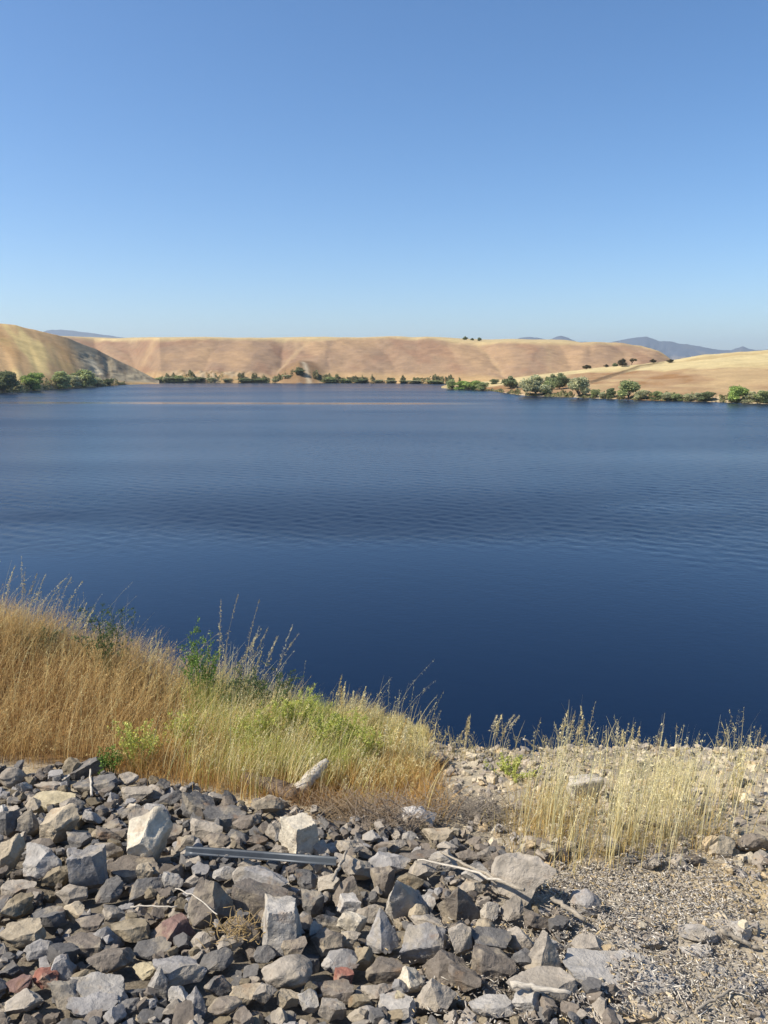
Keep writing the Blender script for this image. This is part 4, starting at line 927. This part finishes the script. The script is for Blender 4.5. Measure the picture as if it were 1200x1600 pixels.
def at(pts): return np.c_[pts, gz(pts[:, 0], pts[:, 1]) - .01]
B_ = lambda a: np.interp(a, [-900, -200, 0, 150, 220, 330, 450, 560, 650, 680], [1190, 1190, 1195, 1202, 1226, 1240, 1255, 1272, 1290, 1295])
def zone_left(a, b, x, y, r): return (a < 668) & (b < B_(a) + r.normal(0, 5, len(a))) & (y < ip(x, YC) + 1.3) & (x > -11) & (x < .75)
def colmix(pal, w, n, r, var=.18):
    k = r.choice(len(pal), n, p=np.array(w) / sum(w)); return np.array(pal)[k] * r.uniform(1 - var, 1 + var, (n, 1))
BROWN = [lin(200, 168, 112), lin(176, 142, 92), lin(214, 184, 124), lin(226, 202, 142), lin(150, 120, 80)]
STRAW = [lin(232, 218, 162), lin(216, 198, 136), lin(200, 174, 110), lin(238, 228, 184)]
GREEN = [lin(190, 196, 100), lin(166, 178, 90), lin(210, 210, 126), lin(140, 156, 78)]
GOLD = [lin(212, 172, 104), lin(196, 154, 92), lin(222, 188, 122), lin(178, 138, 86)]
def grass(name, pts, h, pal, w, seed, label, lean=.28, width=.006, tips=None, pan=0, K=4, dirm=None, spread=.05, dsig=.6):
    r = np.random.default_rng(seed); n = len(pts); h = h(*pts.T) if callable(h) else h; clump = 1 + .38 * fbm(pts[:, 0] * 2.3, pts[:, 1] * 2.3, 0, 3, seed)[...]; hg = h * clump * r.uniform(.5, 1.2, n) if np.isscalar(h) else h * clump * r.uniform(.6, 1.15, n)
    col = colmix(pal, w, n, r) * .88; tip = None if tips is None else colmix(tips, [1] * len(tips), n, r) * .88
    ld = r.uniform(0, 6.28, n) if dirm is None else r.normal(dirm, dsig, n)
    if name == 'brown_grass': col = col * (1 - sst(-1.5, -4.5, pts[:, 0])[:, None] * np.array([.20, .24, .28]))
    v, q, c, cl = blades(at(pts), hg, np.abs(r.normal(lean, lean * .6, n)), ld, width * r.uniform(.6, 1.3, n), col, K, 1.7, tip)
    parts = [(v, q, c)]
    if pan:
        m = r.random(n) < pan; parts += panicles(cl[m], hg[m], (tip if tip is not None else col)[m] * 1.05, 12, seed + 1, spread=spread)
    o = mesh_np(name, *[(lambda J: J)(j) for j in join(parts)[:2]], M_GRASS, join(parts)[2]); return tag(o, label, kind='stuff')

browny = lambda a, b, x, y, r: zone_left(a, b, x, y, r) & (r.random(len(a)) < 1 - sst(160, 420, a + .9 * (1150 - b) * -.4))
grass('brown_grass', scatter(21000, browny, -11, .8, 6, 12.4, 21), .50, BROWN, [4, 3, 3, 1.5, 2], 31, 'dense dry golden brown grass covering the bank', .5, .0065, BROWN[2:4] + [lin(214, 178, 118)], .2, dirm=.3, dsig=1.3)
grass('tall_stalks', scatter(700, lambda a, b, x, y, r: zone_left(a, b, x, y, r), -11, .7, 6, 12, 29), .85, STRAW, [2, 2, 2, 2], 39, 'scattered taller pale stalks standing out of the brown grass', .35, .006, STRAW[:2], .8, 6, dirm=.2, spread=.03)
strawy = lambda a, b, x, y, r: zone_left(a, b, x, y, r) & (r.random(len(a)) < sst(230, 420, a)) & (b < 1245 + r.normal(0, 12, len(a)))
def hmid(x, y):
    a, b = proj(x, y, g0(x, y)); return np.interp(a, [200, 450, 540, 600, 650], [.60, .56, .38, .30, .24])
grass('straw_grass', scatter(7200, strawy, -3.5, .75, 6.2, 10.2, 22), hmid, STRAW + GREEN[:2], [3, 3, 2, 2, 1.5, 1.2], 32, 'pale straw and green grass on the middle of the bank', .30, .0068, STRAW, .30, dirm=.2)
greeny = lambda a, b, x, y, r: zone_left(a, b, x, y, r) & (a > 290) & (b < 1225) & (r.random(len(a)) < np.exp(-((a - 480) / 130) ** 2))
grass('green_grass', scatter(8000, greeny, -3, .7, 6.4, 10.2, 23), lambda x, y: hmid(x, y) * .8, GREEN, [3, 2, 3, 1], 33, 'fresh yellow green grass in the middle of the bank', .25, .007, GREEN[:1] + [lin(206, 206, 130)], .15)
goldy = lambda a, b, x, y, r: (b < B_(a) + r.normal(0, 6, len(a))) & (b > B_(a) - 95) & (a > 180) & (a < 690 + r.normal(0, 8, len(a)))
grass('golden_grass', scatter(9000, goldy, -3.5, 1, 5.8, 9.5, 24), .24, GOLD, [3, 2, 2, 2], 34, 'short golden grass fringing the rocks', .5, .0055, GOLD, 0)
def rz(a, b, x, y, r):
    d = np.exp(-(((a - 940) / 95) ** 2 + ((b - 1320) / 34) ** 2)) + .55 * np.exp(-(((a - 1000) / 120) ** 2 + ((b - 1260) / 45) ** 2)) + .30 * np.exp(-(((a - 1090) / 30) ** 2 + ((b - 1310) / 18) ** 2)) + .025 * (a > 1080) * (a < 1230) * (b > 1200) * (b < 1330)
    return (r.random(len(a)) < d * (.45 + .55 * (vn(x * 3, y * 3, 0, 7) > -.1))) & (b < 1368) & (a > 800) & ~((a > 876) & (a < 950) & (b > 1248) & (b < 1335) & (r.random(len(a)) < .85))
def hstraw(x, y):
    a, b = proj(x, y, g0(x, y)); return np.clip((b - 1176) / F * y * 1.2, .12, .70)
grass('tall_straw_grass', scatter(1000, rz, .8, 6, 5.2, 8.6, 25), hstraw, STRAW, [3, 3, 2, 2], 35, 'thin tall straw coloured oat grass on the stony shore', .16, .0055, STRAW[:1] + STRAW[3:], .45, dirm=.2)
rim = lambda a, b, x, y, r: (np.abs(y - ip(x, YC) + .12) < .30) & (x > .35) & (r.random(len(a)) < np.where(x < 4.2, .25 + .75 * (vn(x * 2.6, 1, 0, 12) > .05), .12))
grass('rim_grass', scatter(260, rim, .35, 7, 7.5, 8.8, 26), .42, STRAW + [lin(150, 140, 96)], [2, 2, 2, 1, 2], 36, 'sparse oat stalks along the edge above the water', .25, .006, STRAW[:2], .5)
goldr = lambda a, b, x, y, r: (r.random(len(a)) < np.exp(-(((a - 860) / 60) ** 2 + ((b - 1290) / 45) ** 2)) + .5 * np.exp(-(((a - 935) / 80) ** 2 + ((b - 1335) / 22) ** 2)) + .6 * np.exp(-(((a - 1090) / 35) ** 2 + ((b - 1312) / 18) ** 2))) & (b < 1365)
grass('golden_tufts', scatter(1500, goldr, .8, 5, 5.2, 8, 27), .24, GOLD[:1] + GOLD[2:3] + STRAW[1:3], [2, 2, 2, 2], 37, 'low golden grass at the foot of the tall straw grass', .45, .005, STRAW[1:3], 0)

def crest(px, back=.1):                      # point on the edge of the bank under a photo column
    y = 8.5
    for k in range(30):
        x = (px - 600) / F * (y * CP + 4.4 * SP); y = float(ip(x, YC)) - back
    return x, y, float(gz(x, y)), y
# tall oat clumps that stand out against the water: each a thing of its own
def oat_clump(px, foot_row, n, h, spread, label, seed, lean=.2, tint=STRAW, dirm=.3, hs=.05):
    r = np.random.default_rng(seed); x, y, z, d = ground(px, foot_row) if foot_row > 1202 else crest(px)
    root = empty('wild_oat_clump', (x, y, float(gz(x, y))))
    b = np.c_[r.normal(0, spread, n), r.normal(0, spread * .6, n), np.zeros(n)]; b[:, 2] = gz(x + b[:, 0], y + b[:, 1]) - root.location[2] - .01
    h *= 1.6 if foot_row < 1203 else 1.0; hg = h * r.uniform(.72, 1.1, n); col = colmix(tint, [1] * len(tint), n, r) * .78
    v, q, c, cl = blades(b, hg, np.abs(r.normal(lean, .08, n)), r.normal(dirm, .6, n), .0075 * r.uniform(.7, 1.2, n), col, 7, 2.0)
    mesh_np('stalks', v, q, M_GRASS, c, False, root)
    pp = panicles(cl, hg, col * 1.05, 60, seed + 3, .58, hs * .75, .015, .02); J = join(pp); mesh_np('seed_heads', J[0], J[1], M_GRASS, J[2], False, root)
    k = int(n * 3); bb = np.c_[r.normal(0, spread, k), r.normal(0, spread * .6, k), np.zeros(k)]
    v, q, c, _ = blades(bb, h * .45 * r.uniform(.5, 1.1, k), r.uniform(.2, .8, k), r.uniform(0, 6.28, k), np.full(k, .006), colmix(tint, [1] * len(tint), k, r) * .7, 4)
    mesh_np('leaves', v, q, M_GRASS, c, False, root)
    return tag(root, label, 'grass clump', 'tall wild oat clumps against the water')
PT = [lin(214, 202, 164), lin(196, 180, 138), lin(222, 208, 158)]
oat_clump(10, 1030, 7, .75, .16, 'tallest feathery oat clump at the top of the brown bank, cut by the edge', 201, .15, PT)
oat_clump(62, 1040, 7, .72, .15, 'feathery oat clump bending over the water beside the tallest one', 202, .30, PT)
oat_clump(112, 1060, 5, .52, .12, 'short leaning oat clump between the tall ones and the first green weed', 203, .38, PT)
oat_clump(250, 1130, 6, .62, .12, 'upright oat clump between the two airy green weeds', 204, .12, PT)
oat_clump(350, 1155, 7, .95, .12, 'tallest oat clump in the middle, just past the feathery bright weed', 205, .22, PT)
oat_clump(400, 1165, 7, .85, .14, 'oat clump leaning over the dark green weed in the middle', 206, .28, PT)
oat_clump(545, 1185, 8, .50, .12, 'pale oat clump on the slope between green weed and end of the bank', 207, .15)
oat_clump(620, 1205, 16, .58, .10, 'dense pale oat clump ending the grassy bank', 208, .12)
oat_clump(728, 1192, 5, .30, .07, 'lone small oat clump on the stony edge past the brown rock', 209, .2, PT)
oat_clump(772, 1192, 6, .34, .07, 'small oat clump beside the yellow green weed cushion', 210, .2, PT)
oat_clump(985, 1205, 6, .50, .09, 'tallest oat clump rising from the straw grass into the water', 211, .08, PT)
oat_clump(1045, 1205, 5, .34, .08, 'short oat clump at the far end of the straw grass', 212, .2, PT)
oat_clump(1148, 1262, 4, .50, .05, 'lone thin oat clump standing apart on the bare shore', 213, .05, STRAW)
oat_clump(880, 1198, 6, .36, .12, 'short oat clump at the water edge beside the low pale stick', 214, .22, PT)

# green weeds
def weed(px, foot_row, h, wd, tint, label, seed, nb=26, leaves=1400, lsz=.012, flower=0.0, name='green_weed', bush=.35, fcol=lin(230, 214, 90)):
    r = np.random.default_rng(seed); x, y, z, d = ground(px, foot_row) if foot_row > 1172 else crest(px, .15 + (foot_row % 10) * .05); root = empty(name, (x, y, float(gz(x, y))))
    stems = []; tips = []
    for k in range(nb):
        a = r.uniform(0, 6.28); rd = wd * .5 * r.uniform(.15, 1); hh = h * r.uniform(.6, 1.05) * (1 - .25 * (rd / (wd * .5)) ** 2)
        p0 = np.array([math.cos(a) * rd * .25, math.sin(a) * rd * .25, -.02]); p2 = np.array([math.cos(a) * rd, math.sin(a) * rd, hh]); p1 = (p0 + p2) / 2 + (r.normal(0, .02), r.normal(0, .02), .05 * h)
        t = np.linspace(0, 1, 7)[:, None]; c = (1 - t) ** 2 * p0 + 2 * t * (1 - t) * p1 + t ** 2 * p2; stems.append(tube(c, np.linspace(.004, .0018, 7), 4, False)); tips.append(c)
        for j in range(5):
            s = c[int(r.integers(3, 7))]; e = s + np.array([r.normal(0, .07), r.normal(0, .07), abs(r.normal(.07, .04))]) * h * 1.3
            stems.append(tube(np.stack([s, (s + e) / 2 + (0, 0, .01), e]), [.0022, .0018, .0012], 4, False)); tips.append(np.linspace(s, e, 7))
    v, f = merge(stems); mesh_np('stem', v, f, M_LEAF, np.tile(np.asarray(tint[0]) * .8, (len(v), 1)), False, root)
    tips = np.array(tips); i = r.integers(0, len(tips), leaves); j = r.beta(2.4, 1.2, leaves) * 6; j0 = np.minimum(j.astype(int), 5); fr = (j - j0)[:, None]
    cen = tips[i, j0] * (1 - fr) + tips[i, j0 + 1] * fr + r.normal(0, lsz * .9, (leaves, 3)); cen[:, 2] = np.maximum(cen[:, 2], .01)
    v, q = leaf_quads(cen, lsz, seed); c = colmix(tint, [1] * len(tint), leaves, r, .25) * .9
    mesh_np('foliage', v, q, M_LEAF, np.repeat(c, 4, 0), False, root)
    if flower:
        m = cen[(r.random(leaves) < flower) & (cen[:, 2] > h * .35)] + (0, 0, .01); v, q = leaf_quads(m, lsz * .7, seed + 1); mesh_np('flowers', v, q, M_LEAF, np.tile(fcol, (len(v), 1)), False, root)
    return tag(root, label, 'weed', 'green weeds on the bank')
DG = [lin(92, 110, 66), lin(116, 132, 82), lin(74, 90, 56)]; FG = [lin(118, 148, 66), lin(98, 128, 58), lin(140, 164, 84)]; YG = [lin(196, 202, 106), lin(172, 184, 94), lin(214, 214, 130)]; GG = [lin(146, 146, 104), lin(120, 124, 86)]
weed(172, 1082, 1.0, .80, DG, 'airy dark green weed standing over the water beside the brown grass', 301, 20, 1100, .014)
weed(318, 1140, 1.08, .55, FG, 'feathery bright green weed, tallest of the weeds', 302, 20, 1700, .013)
weed(425, 1160, .86, .85, DG, 'spreading dark green weed behind the pale grass', 303, 26, 1900, .014)
weed(375, 1150, .78, .55, DG, 'low dark weed between the feathery weed and the spreading one', 304, 16, 900, .013)
weed(215, 1205, .55, .62, YG, 'yellow flowering weed at the foot of the brown grass, nearest the rocks', 305, 24, 1500, .012, .16)
weed(285, 1180, .48, .60, YG, 'yellow flowering weed behind the one nearest the rocks', 306, 22, 1300, .012, .14)
weed(440, 1180, .62, .70, YG, 'bright yellow green weed in front of the spreading dark weed', 307, 30, 5600, .009, .05)
weed(510, 1190, .58, .66, YG, 'bright yellow green weed, biggest of the fresh ones on the slope', 308, 30, 5600, .009, .05)
weed(570, 1200, .44, .46, YG, 'small yellow green weed last before the dense pale oat clump', 309, 22, 3000, .009, .03)
weed(400, 1185, .50, .6, YG, 'yellow green weed under the spreading dark weed, left of the brightest ones', 313, 26, 4200, .009, .05)
weed(475, 1176, .66, .6, YG, 'fresh yellow green weed standing at the edge between the two biggest ones', 314, 28, 5000, .009, .04)
weed(540, 1182, .50, .55, YG, 'fresh yellow green weed behind the biggest one, towards the pale oats', 315, 26, 4200, .009, .04)
weed(70, 1150, .36, .60, GG, 'grey green brushy weed inside the brown grass', 310, 22, 1500, .012)
weed(800, 1215, .16, .62, YG, 'low yellow green weed cushion on the stony edge', 311, 26, 1500, .010)
weed(172, 1215, .30, .40, FG, 'small green weed touching the leaning dark slab', 312, 14, 800, .012)

# dead brush: tangles of fine grey twigs
def brush(px, row, wd, h, n, label, seed, tint):
    r = np.random.default_rng(seed); x, y, z, d = ground(px, row); root = empty('dead_brush', (x, y, float(hz(x, y)) - .03)); st = []; fine = []
    for k in range(n):
        a = r.uniform(0, 6.28); s = np.array([r.normal(0, wd * .22), r.normal(0, wd * .16), 0]); e = s + np.array([math.cos(a) * wd * .35 * r.uniform(.4, 1), math.sin(a) * wd * .3 * r.uniform(.4, 1), h * r.uniform(.2, 1)])
        m = (s + e) / 2 + r.normal(0, .03, 3) + (0, 0, h * .15); t = np.linspace(0, 1, 6)[:, None]; c = (1 - t) ** 2 * s + 2 * t * (1 - t) * m + t * t * e
        (st if k < n // 5 else fine).append(tube(c, np.linspace(.0042, .0016, 6) * (1 if k < n // 5 else .6), 4, False))
    for nm, L_ in (('branches', st), ('twigs', fine)):
        v, f = merge(L_); mesh_np(nm, v, f, M_CHIP, np.tile(tint, (len(v), 1)), False, root)
    return tag(root, label, 'dead brush', 'tangles of dead brush')
TW = lin(156, 140, 120) * .8
brush(545, 1285, .85, .24, 420, 'brown tangle of dead twigs under the golden grass', 401, lin(166, 144, 114) * .8)
brush(615, 1300, .75, .18, 320, 'dead twigs lying behind the whitish peaked rock', 402, TW)
brush(735, 1285, 1.1, .2, 460, 'wide grey tangle of dead twigs on the stony shore', 403, lin(150, 140, 126) * .8)
brush(480, 1262, .6, .18, 200, 'dead twigs around the bleached end of the weathered log', 404, lin(150, 118, 82) * .7)
brush(368, 1490, .35, .10, 90, 'small nest of dry straw twigs between two brown rocks', 405, lin(186, 160, 112) * .75)

# ------------------------------------------------------------------ air
def box(name, x0, x1, y0, y1, z0, z1):
    v = [(x, y, z) for z in (z0, z1) for y in (y0, y1) for x in (x0, x1)]
    return mesh_np(name, v, [[0, 2, 3, 1], [4, 5, 7, 6], [0, 1, 5, 4], [2, 6, 7, 3], [0, 4, 6, 2], [1, 3, 7, 5]])
hz_o = box('haze', -9500, 9500, -400, 9500, -2.3, 300)
hm = bpy.data.materials.new('haze_air'); hm.use_nodes = True; nt = hm.node_tree; nt.nodes.remove(nt.nodes['Principled BSDF'])
pv = nt.nodes.new('ShaderNodeVolumePrincipled'); pv.inputs['Color'].default_value = (0.72, 0.86, 1.0, 1); pv.inputs['Density'].default_value = 0.00011
pv.inputs['Anisotropy'].default_value = 0.2
nt.links.new(pv.outputs[0], nt.nodes['Material Output'].inputs['Volume']); hz_o.data.materials.append(hm)
tag(hz_o, kind='stuff')
